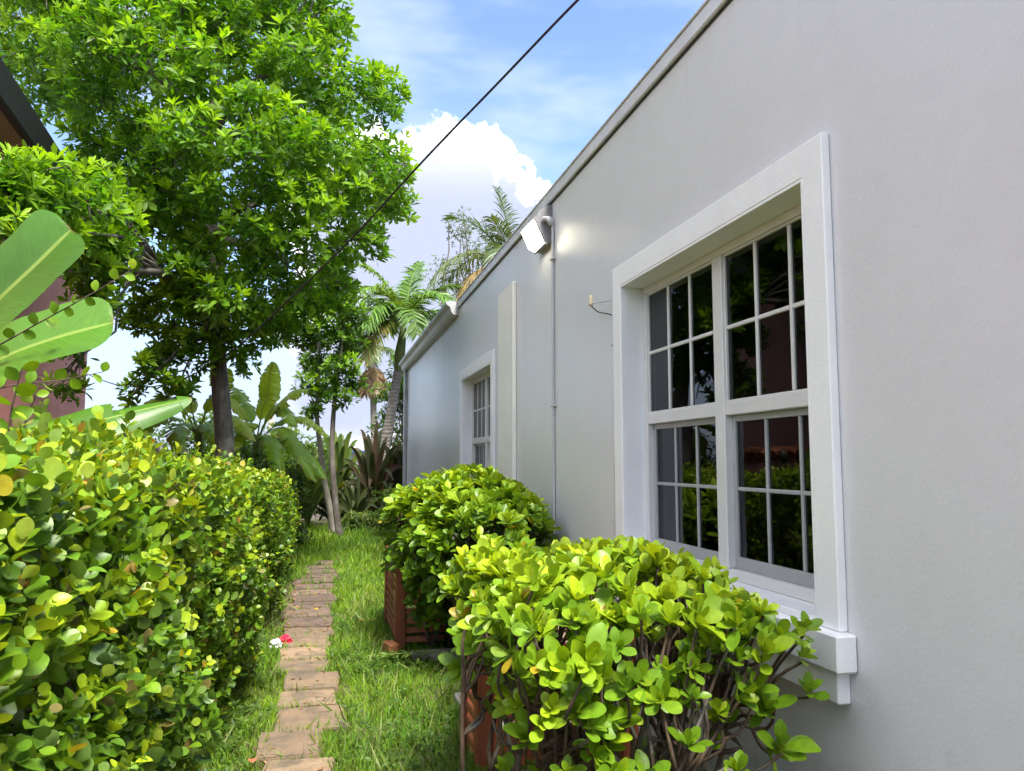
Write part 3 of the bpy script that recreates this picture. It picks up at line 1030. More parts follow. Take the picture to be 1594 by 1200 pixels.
# ------------------------------------------------------------------ large tree
CROWN = [(-1.21,11.77,7.03,0.6),(-1.56,12.06,3.67,0.5),(-0.95,9.86,4.36,0.36),(-2.03,12.56,6.5,0.65),(-2.41,9.74,6.76,0.49),(-1.61,13.5,8.64,0.58),(-0.59,9.6,5.54,0.47),(0.7,11.54,7.1,0.41),(-2.81,9.93,5.99,0.4),(-1.64,10.8,3.14,0.25),(-3.27,10.45,7.88,0.38),(-2.05,12.4,9.38,0.54),(-0.54,10.56,8.3,0.46),(-2.99,12.15,5.33,0.48),(-4.73,11.97,7.7,0.48),(-1.62,9.67,5.33,0.5),(-1.47,12.49,9.36,0.5),(-0.15,10.12,5.59,0.5),(-3.46,10.38,6.64,0.51),(-2.88,10.49,5.53,0.41),(-1.29,10.19,3.64,0.46),(-1.41,9.78,4.7,0.35),(0.31,10.49,6.74,0.38),(0.0,12.4,9.59,0.37),(-0.47,11.87,4.12,0.33),(-0.68,12.55,7.82,0.62),(-0.9,10.83,3.57,0.41),(-1.02,12.53,4.57,0.44),(-2.4,10.61,7.79,0.5),(0.81,12.28,6.34,0.54),(-0.42,10.67,3.92,0.32),(-2.65,11.94,3.71,0.28),(-0.43,10.06,6.68,0.53),(-3.56,11.91,7.62,0.52),(-2.8,10.67,8.36,0.33),(-2.06,10.19,4.72,0.43),(-2.24,9.9,5.63,0.32),(-2.61,10.74,4.14,0.27),(-2.76,13.03,9.16,0.65),(0.65,10.67,5.54,0.54),(-0.15,13.03,5.95,0.63),(-3.57,11.71,8.83,0.45),(-2.94,11.8,4.56,0.29),(-1.73,10.32,7.94,0.53),(-1.36,13.29,5.42,0.45),(-3.39,12.37,5.87,0.32),(-1.82,11.51,5.42,0.5),(-3.87,10.55,8.05,0.36),(0.11,11.46,6.08,0.48),(-3.43,13.22,7.6,0.67),(-4.06,12.75,7.21,0.59),(0.25,10.55,5.11,0.43),(-0.69,10.46,7.53,0.43),(-3.14,12.33,9.12,0.54),(-1.91,10.21,7.14,0.4),(-4.83,12.4,8.56,0.56),(-3.19,10.53,7.44,0.51),(-2.32,13.23,7.49,0.51),(-0.15,12.56,8.19,0.46),(-4.47,12.91,7.84,0.42),(-0.98,9.47,5.81,0.32),(-3.53,10.15,7.32,0.45),(-0.61,11.6,4.88,0.42),(-2.17,11.58,4.06,0.55),(-0.32,10.12,4.85,0.49),(-2.84,12.86,6.67,0.44),(-3.65,10.95,6.28,0.33),(-1.16,10.35,6.82,0.38),(-0.57,13.35,7.16,0.65),(-0.66,11.95,8.51,0.6),(-2.25,10.22,5.27,0.46),(-1.9,11.42,7.88,0.47),(0.14,13.14,7.4,0.5),(-0.17,10.33,6.3,0.43),(-3.19,12.76,8.08,0.54),(-0.58,11.6,9.28,0.41),(-1.35,10.16,7.31,0.49),(0.25,12.15,4.84,0.37),(-1.22,12.92,6.68,0.46),(0.02,11.01,8.48,0.29),(0.02,11.07,4.39,0.31),(-1.63,9.87,6.05,0.44),(-2.38,11.09,3.49,0.3),(-1.66,11.61,4.24,0.54),(-4.51,10.84,7.78,0.3),(-4.39,12.48,8.98,0.4),(-2.56,10.56,4.6,0.38),(-2.38,12.25,5.21,0.56),(-2.7,13.69,8.41,0.71),(-1.0,9.28,5.16,0.35),(-1.77,10.13,4.02,0.35),(-1.06,10.45,8.14,0.55),(-4.38,10.8,7.17,0.39),(-1.25,13.28,6.11,0.45),(0.98,12.35,5.77,0.37),(-4.75,11.54,8.53,0.4),(-4.41,13.17,8.81,0.49),(0.72,10.66,6.38,0.31),(-3.29,11.98,6.4,0.55),(-2.25,9.61,6.25,0.42),(-0.96,12.09,3.77,0.4),(-3.24,11.62,8.18,0.4),(-2.83,9.72,6.48,0.46),(-2.56,12.37,9.55,0.37),(-4.64,12.07,7.19,0.27),(-0.75,9.77,4.91,0.38),(-2.2,12.19,3.44,0.44),(-2.38,10.91,8.6,0.33),(-2.92,10.87,5.1,0.25),(0.57,10.99,4.65,0.34),(-0.06,10.95,9.05,0.3),(-2.58,12.84,6.1,0.66),(-0.02,11.06,7.73,0.28),(-4.15,10.81,6.62,0.25),(-0.43,10.24,4.37,0.45),(-0.58,12.21,6.07,0.66),(-0.06,11.68,8.34,0.35),(-0.89,10.35,4.0,0.36),(0.4,12.16,5.44,0.63),(-1.85,12.26,4.98,0.64),(-1.82,10.6,3.63,0.38),(-1.49,11.04,8.89,0.28),(-1.6,9.75,6.49,0.38),(-1.24,12.09,8.53,0.57),(0.88,11.05,5.14,0.27),(-2.73,7.6,3.99,0.38),(-2.52,7.8,4.15,0.36),(-2.37,8.2,4.16,0.4),(-2.54,7.5,3.8,0.3),(-2.25,8.8,3.96,0.42),(-2.41,9.0,4.43,0.4),(-2.8,7.2,3.9,0.4),(-2.56,9.2,3.7,0.3),(-2.45,9.6,3.37,0.3),(-2.69,9.5,2.73,0.22),(-2.71,9.4,2.37,0.2),(-2.12,10.8,2.71,0.3),(-1.85,11.0,2.57,0.28),(-2.38,11.0,2.48,0.2)]
tree = thing('broadleaf_tree', 'tall bright green broadleaf tree with grey trunk rising behind the hedge', 'tree', (-1.28, 11.5, 0))
trunk_pts = smooth_path([(-1.22, 11.5, -.1), (-1.27, 11.5, .7), (-1.33, 11.5, 1.84), (-1.40, 11.5, 2.5), (-1.46, 11.5, 3.1), (-1.50, 11.55, 3.9), (-1.62, 11.6, 5.2), (-1.70, 11.6, 6.6)], 26)
tube('trunk', trunk_pts, np.interp(np.linspace(0, 1, 26), [0, .12, .5, .75, 1], [.18, .135, .112, .085, .04]), M['bark'], tree, 14)
CROWN += [(-1.75, 11.1, 3.0, .34), (-1.2, 11.0, 3.15, .34), (-.85, 11.3, 3.3, .36), (-.55, 11.5, 3.6, .36), (-1.5, 11.0, 3.45, .3), (-2.1, 11.2, 3.0, .3), (-.1, 11.8, 3.9, .36), (.15, 12.2, 4.3, .4), (-1.05, 10.9, 2.9, .22), (-1.6, 10.6, 4.3, .36), (-1.5, 10.5, 4.85, .36), (-1.75, 10.6, 3.85, .32),
          (-2.59, 7.4, 3.6, 0.28), (-2.5, 7.9, 3.66, 0.3), (-2.37, 8.4, 3.65, 0.32), (-2.34, 9.0, 3.46, 0.28), (-2.42, 8.9, 3.23, 0.22), (-2.74, 7.2, 3.55, 0.3), (-2.34, 9.2, 3.79, 0.34)]
branchwork(tree, M['bark'], None, .13, CROWN, 13, [trunk_pts[11], trunk_pts[14], trunk_pts[17], trunk_pts[20], trunk_pts[24]])
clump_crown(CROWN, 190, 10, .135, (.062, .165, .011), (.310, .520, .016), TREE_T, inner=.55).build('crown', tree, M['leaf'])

# ------------------------------------------------------------------ two slender trees beside the end of the path
ST = [(450, 470, .5), (490, 448, .5), (528, 450, .45), (553, 482, .38), (470, 512, .5), (515, 510, .5), (548, 530, .38), (485, 560, .5), (530, 572, .42), (556, 590, .32), (500, 612, .35), (545, 620, .28), (470, 600, .26), (480, 640, .22)]


def px_point(px, py, Y):
    d = CAMF + CAMX * (px - 797) / 1240 - CAMU * (py - 600) / 1240
    return np.array([0, 0, 1.6]) + d * Y / d[1]


SMALL_A = [(-.70, 17.6, 4.93, .5), (-.15, 17.4, 5.2, .5), (-.42, 17.8, 4.4, .5), (-.2, 17.7, 3.75, .45), (-.42, 17.3, 3.22, .26), (-.30, 17.4, 2.66, .22), (-.02, 17.9, 3.1, .3), (-.9, 17.9, 4.4, .35)]
SMALL_B = [(.25, 17.2, 5.2, .42), (.48, 17.0, 4.75, .36), (.12, 17.0, 4.38, .45), (.45, 17.1, 4.10, .36), (.28, 16.9, 3.56, .40), (.52, 17.0, 3.3, .30), (.42, 16.8, 2.9, .26), (.0, 16.8, 3.05, .25), (.1, 17.3, 5.6, .4)]
for lab_, clumps_, tp, rr in (
        ('slender grey-trunked small tree, left of the pair at the path end', SMALL_A, [(.23, 17.6, -.05), (.15, 17.6, .5), (.0, 17.6, 1.2), (-.08, 17.6, 1.8), (-.18, 17.6, 2.6), (-.15, 17.55, 3.6), (-.2, 17.5, 4.6)], .085),
        ('slender dark-trunked small tree, right of the pair at the path end', SMALL_B, [(.36, 17.0, -.05), (.27, 17.0, .5), (.17, 17.0, 1.4), (.15, 17.0, 2.1), (.19, 17.0, 3.0), (.3, 17.0, 4.0), (.36, 17.1, 5.0)], .08)):
    tr = thing('slender_tree', lab_, 'tree', tp[0], 'two slender trees at the path end')
    pts = smooth_path(tp, 22)
    tube('trunk', pts, np.linspace(rr, .03, 22), M['pale_bark'] if rr > .082 else M['bark'], tr, 10)
    branchwork(tr, M['bark'], None, .06, clumps_, 4, [pts[11], pts[14], pts[18], pts[20]], tip=.008, end_r=.02)
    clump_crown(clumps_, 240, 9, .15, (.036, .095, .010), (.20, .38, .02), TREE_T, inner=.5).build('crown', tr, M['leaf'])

# ------------------------------------------------------------------ clipped cocoplum hedge at left
hedge = thing('hedge', 'dense waist-to-head-high hedge of round yellow-green leaves along the left of the path', 'hedge', (-1.0, 6.5, 0))
COCO_T = [leaf_t(6, .84, .54, .62, .18, .10, .06), leaf_t(6, .74, .56, .66, .34, .24, .06), leaf_t(6, .9, .53, .6, .1, -.10, .06), leaf_t(3, .84, .56, .62, .2, .1, .10)]
HX0, HX1 = -.53, -1.58


def hedge_top(y):
    return np.interp(y, [0, 2, 5, 9, 13], [1.62, 1.63, 1.55, 1.43, 1.32])


def shoots(P, A, K, length, size, young):
    """upright shoots with leaves in two ranks, pressed upwards"""
    n = len(P)
    A = nrm3(A)
    ref = nrm3(np.cross(A, rand_unit(n)))
    ref2 = np.cross(A, ref)
    k = np.arange(K)
    t = (k + .3) / K
    phi = k[None] * math.pi + rng.normal(0, .35, (n, K))
    th = 1.05 - .5 * t[None] + rng.normal(0, .22, (n, K))
    rad = np.cos(phi)[..., None] * ref[:, None] + np.sin(phi)[..., None] * ref2[:, None]
    D = np.cos(th)[..., None] * A[:, None] + np.sin(th)[..., None] * rad
    N = np.sin(th)[..., None] * A[:, None] - np.cos(th)[..., None] * rad + rng.normal(0, .35, (n, K, 3))
    ln = (length * rng.uniform(.7, 1.3, n))[:, None, None]
    pos = P[:, None] + A[:, None] * (t[None, :, None] - .75) * ln
    S = size * (1.05 - .35 * t[None] ** 3) * rng.uniform(.6, 1.25, (n, K))
    yg = np.clip(young[:, None] * (.35 + .9 * t[None]) + rng.normal(0, .12, (n, K)), 0, 1.15)
    return pos.reshape(-1, 3), frames(D.reshape(-1, 3), N.reshape(-1, 3)), S.reshape(-1), yg.reshape(-1), np.tile(t, n)


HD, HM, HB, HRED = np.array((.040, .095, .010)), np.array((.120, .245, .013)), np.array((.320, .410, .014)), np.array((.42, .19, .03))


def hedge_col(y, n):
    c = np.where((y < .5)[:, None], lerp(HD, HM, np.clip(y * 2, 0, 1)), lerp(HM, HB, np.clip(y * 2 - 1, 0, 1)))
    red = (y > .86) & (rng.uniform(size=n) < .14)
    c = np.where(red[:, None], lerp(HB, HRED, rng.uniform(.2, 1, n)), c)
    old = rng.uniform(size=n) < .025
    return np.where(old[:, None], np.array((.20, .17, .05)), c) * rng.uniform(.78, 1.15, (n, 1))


Lh = Leaves(COCO_T)
# face towards the path, top, and the end
nf = 3900
y_ = .9 + (13.0 - .9) * rng.uniform(0, 1, nf) ** 1.35
z_ = hedge_top(y_) * rng.uniform(.03, 1.0, nf) ** .85
bul = .10 * np.sin(y_ * 2.3 + z_ * 2.1) + .07 * np.sin(y_ * 5.1 + 1.0) * np.cos(z_ * 4.3)
x_ = HX0 + bul + .10 * np.sin(np.pi * np.clip(z_ / 1.5, 0, 1)) - rng.uniform(0, .16, nf) - .10 * np.clip((z_ - 1.3) / .3, 0, 1) - .06 * np.clip((12 - y_) / 10, 0, 1)
Pf = np.stack([x_, y_, z_], -1)
Af = np.stack([rng.normal(.55, .3, nf), rng.normal(-.12, .35, nf), rng.normal(.62, .3, nf)], -1)
nt = 2800
yt = .9 + 12.2 * rng.uniform(0, 1, nt) ** 1.3
xt = rng.uniform(HX1, HX0, nt)
zt = hedge_top(yt) + .04 * np.sin(xt * 6 + yt * 2) + .05 * np.sin(yt * 1.7 + 1) - .10 * np.clip((xt + .85) / .3, 0, 1) ** 2 + rng.uniform(-.10, .06, nt) + .10 * (rng.uniform(size=nt) < .07)
Pt = np.stack([xt, yt, zt], -1)
At = np.stack([rng.normal(.1, .3, nt), rng.normal(-.05, .3, nt), rng.normal(1, .2, nt)], -1)
ne = 260
Pe = np.stack([rng.uniform(HX1, HX0 + .05, ne), 13.0 + rng.uniform(-.15, .15, ne), rng.uniform(.1, 1.4, ne)], -1)
Ae = np.stack([rng.normal(.1, .4, ne), rng.normal(.3, .5, ne), rng.normal(.7, .3, ne)], -1)
for Pq, Aq, mean in ((Pf, Af, None), (Pt, At, .78), (Pe, Ae, .5)):
    n = len(Pq)
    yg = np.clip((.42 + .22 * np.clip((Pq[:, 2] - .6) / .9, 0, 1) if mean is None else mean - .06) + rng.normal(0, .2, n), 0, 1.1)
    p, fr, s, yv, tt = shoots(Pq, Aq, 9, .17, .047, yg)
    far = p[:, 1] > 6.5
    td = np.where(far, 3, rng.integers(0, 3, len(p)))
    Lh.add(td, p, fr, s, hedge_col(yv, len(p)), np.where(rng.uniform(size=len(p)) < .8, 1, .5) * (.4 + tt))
# older leaves inside
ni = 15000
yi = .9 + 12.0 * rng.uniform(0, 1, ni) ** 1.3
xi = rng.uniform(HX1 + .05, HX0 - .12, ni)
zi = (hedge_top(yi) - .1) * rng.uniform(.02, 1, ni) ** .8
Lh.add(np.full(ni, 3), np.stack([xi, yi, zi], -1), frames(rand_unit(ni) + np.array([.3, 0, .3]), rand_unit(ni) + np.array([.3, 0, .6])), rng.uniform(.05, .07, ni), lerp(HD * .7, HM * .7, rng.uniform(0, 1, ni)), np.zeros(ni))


def sprig(pts, K, size):
    pts = smooth_path(pts, K)
    T = nrm3(np.gradient(pts, axis=0))
    side = nrm3(np.cross(T, np.array([0, 0, 1.0])))
    sgn = np.where(np.arange(K) % 2, 1.0, -1.0)[:, None]
    view = nrm3(np.array([0, 0, 1.6]) - pts)
    upv = nrm3(np.cross(T, view))
    D = upv * sgn * .9 + T * .55 + rng.normal(0, .12, (K, 3))
    N = view * .6 + rng.normal(0, .45, (K, 3))
    t = np.linspace(0, 1, K)
    Lh.add(rng.integers(0, 3, K), pts, frames(D, N), size * rng.uniform(.85, 1.1, K) * (1 - .25 * t ** 4), hedge_col(.25 + .45 * t, K), np.full(K, 3.0))
    return pts


stems = []
for pts, K in (([(-1.85, 4.5, 2.05), (-1.55, 4.3, 2.16), (-1.35, 4.2, 2.26), (-1.19, 4.1, 2.33), (-1.02, 4.0, 2.41), (-.90, 4.0, 2.50)], 17),
               ([(-1.75, 4.1, 1.78), (-1.52, 3.95, 1.88), (-1.34, 3.9, 1.93), (-1.14, 3.9, 1.96), (-.98, 3.9, 2.0)], 15),
               ([(-.95, 2.75, 1.60), (-.93, 2.7, 1.75), (-.90, 2.68, 1.88)], 8), ([(-1.2, 3.6, 1.6), (-1.17, 3.55, 1.75), (-1.12, 3.5, 1.86)], 8)):
    q = sprig(pts, K, .062)
    stems.append(tube_arrays(q, np.linspace(.005, .002, len(q)), 5))
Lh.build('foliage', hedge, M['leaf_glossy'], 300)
for i in range(46):
    y0 = rng.uniform(.9, 12.8)
    x0 = rng.uniform(HX1 + .2, HX0 - .15)
    b = np.array([x0, y0, -.05])
    parts = []
    for j in range(4):
        e = np.array([np.clip(x0 + rng.normal(0, .2), HX1 + .1, HX0 - .2), y0 + rng.normal(0, .25), hedge_top(y0) - rng.uniform(.25, .6)])
        parts.append(tube_arrays(wiggle(b, e, 7, .04), np.linspace(.016, .005, 7), 6))
    V, F = merge(parts)
    add('stem', fast_mesh('stem', V, F), hedge, M['twig'])
for V, F in stems:
    add('sprig_stem', fast_mesh('sprig_stem', V, F), hedge, M['twig'])

# ------------------------------------------------------------------ two clusia-like bushes beside the wall
SPOON_T = [leaf_t(8, .54, .66, .56, .16, .10, .10, .10), leaf_t(8, .50, .68, .56, .26, -.12, .10, .10), leaf_t(8, .58, .67, .54, .08, .24, .10, .10), leaf_t(8, .46, .64, .58, .3, .05, .10, .10), leaf_t(8, .52, .66, .56, .35, .34, .10, .10)]
BD, BM_, BB = np.array((.042, .105, .010)), np.array((.150, .280, .013)), np.array((.350, .455, .014))


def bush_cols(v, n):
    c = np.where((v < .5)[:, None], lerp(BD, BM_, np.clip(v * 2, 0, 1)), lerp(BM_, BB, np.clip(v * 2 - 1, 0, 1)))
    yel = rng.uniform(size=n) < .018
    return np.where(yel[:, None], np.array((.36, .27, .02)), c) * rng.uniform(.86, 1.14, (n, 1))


def stem_system(parent, tips, bases, node_z, r0=.0155, rt=.005):
    nodes = []
    for b in bases:
        k = 3
        for j in range(k):
            nodes.append((b, np.array([b[0] + rng.normal(0, .10), b[1] + rng.normal(0, .10), node_z * rng.uniform(.75, 1.2)])))
    N = np.array([q[1] for q in nodes])
    owner = {}
    for t in tips:
        d = ((N - t) ** 2 * np.array([1, 1, .15])).sum(1) + np.where(N[:, 2] > t[2] + .05, .05, 0) + rng.uniform(0, .02, len(N))
        owner.setdefault(int(np.argmin(d)), []).append(t)
    for bi, b in enumerate(bases):
        parts = []
        for j in range(3):
            k = bi * 3 + j
            trunk = smooth_path(wiggle(b, N[k], 6, .09), 14)
            parts.append(tube_arrays(trunk, np.linspace(r0, r0 * .62, 14), 7))
            for t in owner.get(k, []):
                s = trunk[rng.integers(10, 14)]
                m1 = s + (t - s) * .35 + rng.normal(0, .035, 3)
                m2 = s + (t - s) * .7 + rng.normal(0, .03, 3)
                parts.append(tube_arrays(smooth_path([s, m1, m2, t], 10), np.linspace(r0 * .6, rt, 10), 6))
        V, F = merge(parts)
        add('stem', fast_mesh('stem', V, F), parent, M['twig'])


rng = np.random.default_rng(101)
# near bush: flat-topped, leafy above, bare stems below
near_bush = thing('bush', 'nearest spoon-leaved bush with bare brown stems below the white window', 'bush', (1.15, 3.0, 0), 'spoon-leaved bushes along the wall')
tipsP, tipsA, tipsV = [], [], []
n = 265
for _ in range(n):
    x, y = rng.uniform(.66, 1.60), rng.uniform(2.62, 4.0)
    e = min(1, max(abs(x - 1.1) / .5, abs(y - 3.3) / .7))
    z = 1.12 - .06 * e ** 3 + rng.normal(0, .035) - .05 * (y < 2.8)
    tipsP.append((x, y, z))
    tipsA.append((rng.normal(.0, .25) + .5 * (x - 1.1), rng.normal(-.08, .25) + .25 * (y - 3.1), 1))
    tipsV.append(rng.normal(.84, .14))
for _ in range(105):                       # sides: the face towards the camera and the path
    if rng.uniform() < .6:
        x, y = rng.uniform(.62, 1.62), 2.60 + rng.normal(0, .06)
        d = np.array([rng.normal(0, .35), -.75, .6])
    else:
        x, y = .66 + rng.normal(0, .04), rng.uniform(2.62, 4.0)
        d = np.array([-.75, rng.normal(-.2, .35), .6])
    z = 1.08 - abs(rng.normal(0, .19))
    tipsP.append((x, y, z))
    tipsA.append(d + rng.normal(0, .2, 3))
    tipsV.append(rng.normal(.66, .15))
for (x, y, z) in ((.66, 3.15, .62), (.70, 2.8, .78), (.64, 2.85, .50), (.95, 2.6, .72), (1.2, 2.55, .66), (1.45, 2.55, .82), (1.62, 2.52, .93), (1.66, 2.55, .80), (1.70, 2.45, .50), (1.35, 2.5, .58), (1.05, 2.55, .55), (.8, 2.6, .58), (1.55, 2.55, .62), (1.68, 2.6, 1.0), (1.25, 2.6, .9), (.72, 3.4, .7), (.6, 3.5, .85), (1.5, 2.45, .46), (.72, 2.7, .5), (.7, 3.0, .9), (.68, 3.3, .78), (.8, 2.62, .86), (1.0, 2.58, .84), (1.15, 2.6, .78), (1.33, 2.58, .74), (1.4, 2.56, .92), (1.52, 2.6, .74), (.9, 2.6, .66), (.7, 2.72, .66)):
    tipsP.append((x, y, z))
    tipsA.append((rng.normal(-.1, .3), -.5, .8))
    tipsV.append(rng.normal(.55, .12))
tipsP, tipsA, tipsV = np.array(tipsP), np.array(tipsA), np.array(tipsV)
Lb = Leaves(SPOON_T)
p, fr, s, age = rosettes(tipsP, tipsA, 9, .16, .95, .083, .2)
v = np.clip(np.repeat(tipsV, 9) * (1.12 - .42 * age) + rng.normal(0, .07, len(p)), 0, 1)
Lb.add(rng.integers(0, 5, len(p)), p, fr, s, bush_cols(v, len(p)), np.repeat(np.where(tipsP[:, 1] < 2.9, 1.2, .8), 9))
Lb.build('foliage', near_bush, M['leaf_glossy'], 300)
stem_system(near_bush, tipsP - np.array([0, 0, .02]), [np.array([rng.uniform(.72, 1.58), rng.uniform(2.72, 3.85), -.03]) for _ in range(15)], .66, .0135)

# far bush: rounded dome spilling over the slatted screen
mid_bush = thing('bush', 'rounded dense spoon-leaved bush beyond, in front of the far window', 'bush', (1.2, 7.1, 0), 'spoon-leaved bushes along the wall')
n = 680
u = rand_unit(n)
u[:, 2] = np.where(u[:, 2] < -.35, -u[:, 2], u[:, 2])
rad = np.array([.66, 1.35, .62])
sup = nrm3(np.sign(u) * np.abs(u) ** .75)
lump = 1 + .07 * np.sin(u[:, 0] * 7 + u[:, 1] * 5)[:, None]
Pm = np.array([1.20, 6.95, .86]) + sup * rad * lump * rng.uniform(.86, 1.03, (n, 1)) * np.array([1.02, 1.02, 1.0])
ok = Pm[:, 0] < 1.80
Pm, u = Pm[ok], u[ok]
Am = nrm3(u / rad * .55 + np.array([0, 0, .75]) + rng.normal(0, .25, Pm.shape))
xf = 70                                            # low shoots hanging in front of the screen
Pl = np.stack([rng.uniform(.68, 1.62, xf), rng.uniform(6.45, 6.85, xf), rng.uniform(.30, .78, xf)], -1)
Pm = np.concatenate([Pm, Pl])
Am = np.concatenate([Am, nrm3(np.stack([rng.normal(-.2, .3, xf), rng.normal(-.7, .2, xf), rng.normal(.5, .3, xf)], -1))])
u = np.concatenate([u, np.tile(np.array([[0, -1.0, 0]]), (xf, 1))])
Lm = Leaves(SPOON_T)
p, fr, s, age = rosettes(Pm, Am, 8, .22, 1.15, .100, .2)
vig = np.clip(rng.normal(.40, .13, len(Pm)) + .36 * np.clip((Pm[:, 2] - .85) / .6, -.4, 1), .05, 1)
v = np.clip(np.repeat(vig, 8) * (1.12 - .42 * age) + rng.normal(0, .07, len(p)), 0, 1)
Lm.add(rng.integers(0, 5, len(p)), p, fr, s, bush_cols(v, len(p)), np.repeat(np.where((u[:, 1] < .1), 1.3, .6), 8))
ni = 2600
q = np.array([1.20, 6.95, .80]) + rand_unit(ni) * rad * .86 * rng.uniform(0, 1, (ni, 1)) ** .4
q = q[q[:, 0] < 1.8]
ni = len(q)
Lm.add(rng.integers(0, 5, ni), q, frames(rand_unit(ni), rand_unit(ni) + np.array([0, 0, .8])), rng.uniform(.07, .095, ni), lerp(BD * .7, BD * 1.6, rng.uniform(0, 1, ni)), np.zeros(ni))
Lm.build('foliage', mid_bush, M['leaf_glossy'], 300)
stem_system(mid_bush, Pm[::2], [np.array([rng.uniform(.9, 1.6), rng.uniform(6.5, 7.9), -.03]) for _ in range(10)], .5)

# ------------------------------------------------------------------ slatted screens, condenser, slab
def screen(label, x0, x1, y0, y1, h, pickets):
    t = thing('slatted_screen', label, 'screen', (x0, y0, 0), 'rust brown slatted screens')
    pw = .085
    for (px, py, ph_) in ((x0, y0, h), (x0, y1, h), (x1 - pw, y0, h)):
        box('post', (px, py, -.05), (px + pw, py + pw, ph_), M['rust_wood'], t, .006)
    # side towards the path: horizontal boards with dark gaps
    n = int((h - .08) / .078)
    for i in range(n):
        z = .05 + i * .078
        box('slat', (x0 + .012, y0 + pw + .002, z), (x0 + .030, y1 - .002, z + .036), M['rust_slat'], t, .003)
    if pickets:
        m_ = int((x1 - x0 - 2 * pw) / .062)
        for i in range(m_):
            x = x0 + pw + .006 + i * .062
            box('picket', (x, y0 + .02, 0.0), (x + .050, y0 + .042, h - .19 + random.uniform(-.01, .01)), M['rust_wood'], t, .004)
        for z in (.12, h - .30):
            box('rail', (x0 + pw + .002, y0 + .046, z), (x1 - pw - .002, y0 + .075, z + .06), M['rust_slat'], t, .004)
    else:
        for i in range(n):
            z = .05 + i * .078
            box('slat', (x0 + pw + .002, y0 + .03, z), (x1 - pw - .002, y0 + .05, z + .052), M['rust_slat'], t, .003, rot=(R(-14), 0, 0))
    return t


screen('rust brown wooden screen of upright boards behind the nearest bush', .80, 1.70, 4.22, 4.62, .80, True)
screen('rust brown slatted screen with a corner post under the rounded bush', .62, 1.70, 6.98, 8.20, .80, False)


def condenser(label, x0, y0):
    t = thing('air_conditioner', label, 'air conditioner', (x0, y0, 0))
    x1, y1 = x0 + .66, y0 + .62
    box('pad', (x0 - .06, y0 - .06, -.03), (x1 + .06, y1 + .06, .07), M['concrete'], t, .01)
    box('casing', (x0 + .03, y0 + .03, .071), (x1 - .03, y1 - .03, .66), M['beige'], t, .01)
    for (a, b) in ((x0, y0), (x1 - .05, y0), (x0, y1 - .05), (x1 - .05, y1 - .05)):
        box('corner', (a, b, .0715), (a + .05, b + .05, .66), M['beige'], t, .008)
    for i in range(11):
        z = .10 + i * .048
        box('louver', (x0 + .052, y0 + .004, z), (x1 - .052, y0 + .026, z + .032), M['beige'], t, .003, rot=(R(-22), 0, 0))
        box('louver', (x0 + .004, y0 + .052, z), (x0 + .026, y1 - .052, z + .032), M['beige'], t, .003, rot=(0, R(22), 0))
    box('lid', (x0 - .01, y0 - .01, .6605), (x1 + .01, y1 + .01, .70), M['beige'], t, .015)
    return t


condenser('beige louvred air conditioner unit behind the nearest bush', .93, 4.72)
condenser('beige louvred air conditioner unit inside the far slatted screen', .95, 7.35)
slab = box('concrete_edging', (.72, 6.62, -.03), (1.72, 6.74, .05), M['concrete'], None, .012)
tag(slab, 'narrow concrete edging strip on the ground before the far screen', 'edging')
br = box('brick', (.53, 6.80, -.03), (.62, 7.00, .085), M['brick'], None, .006, rot=(0, 0, R(12)))
tag(br, 'single orange brick lying in the grass at the screen post', 'brick')

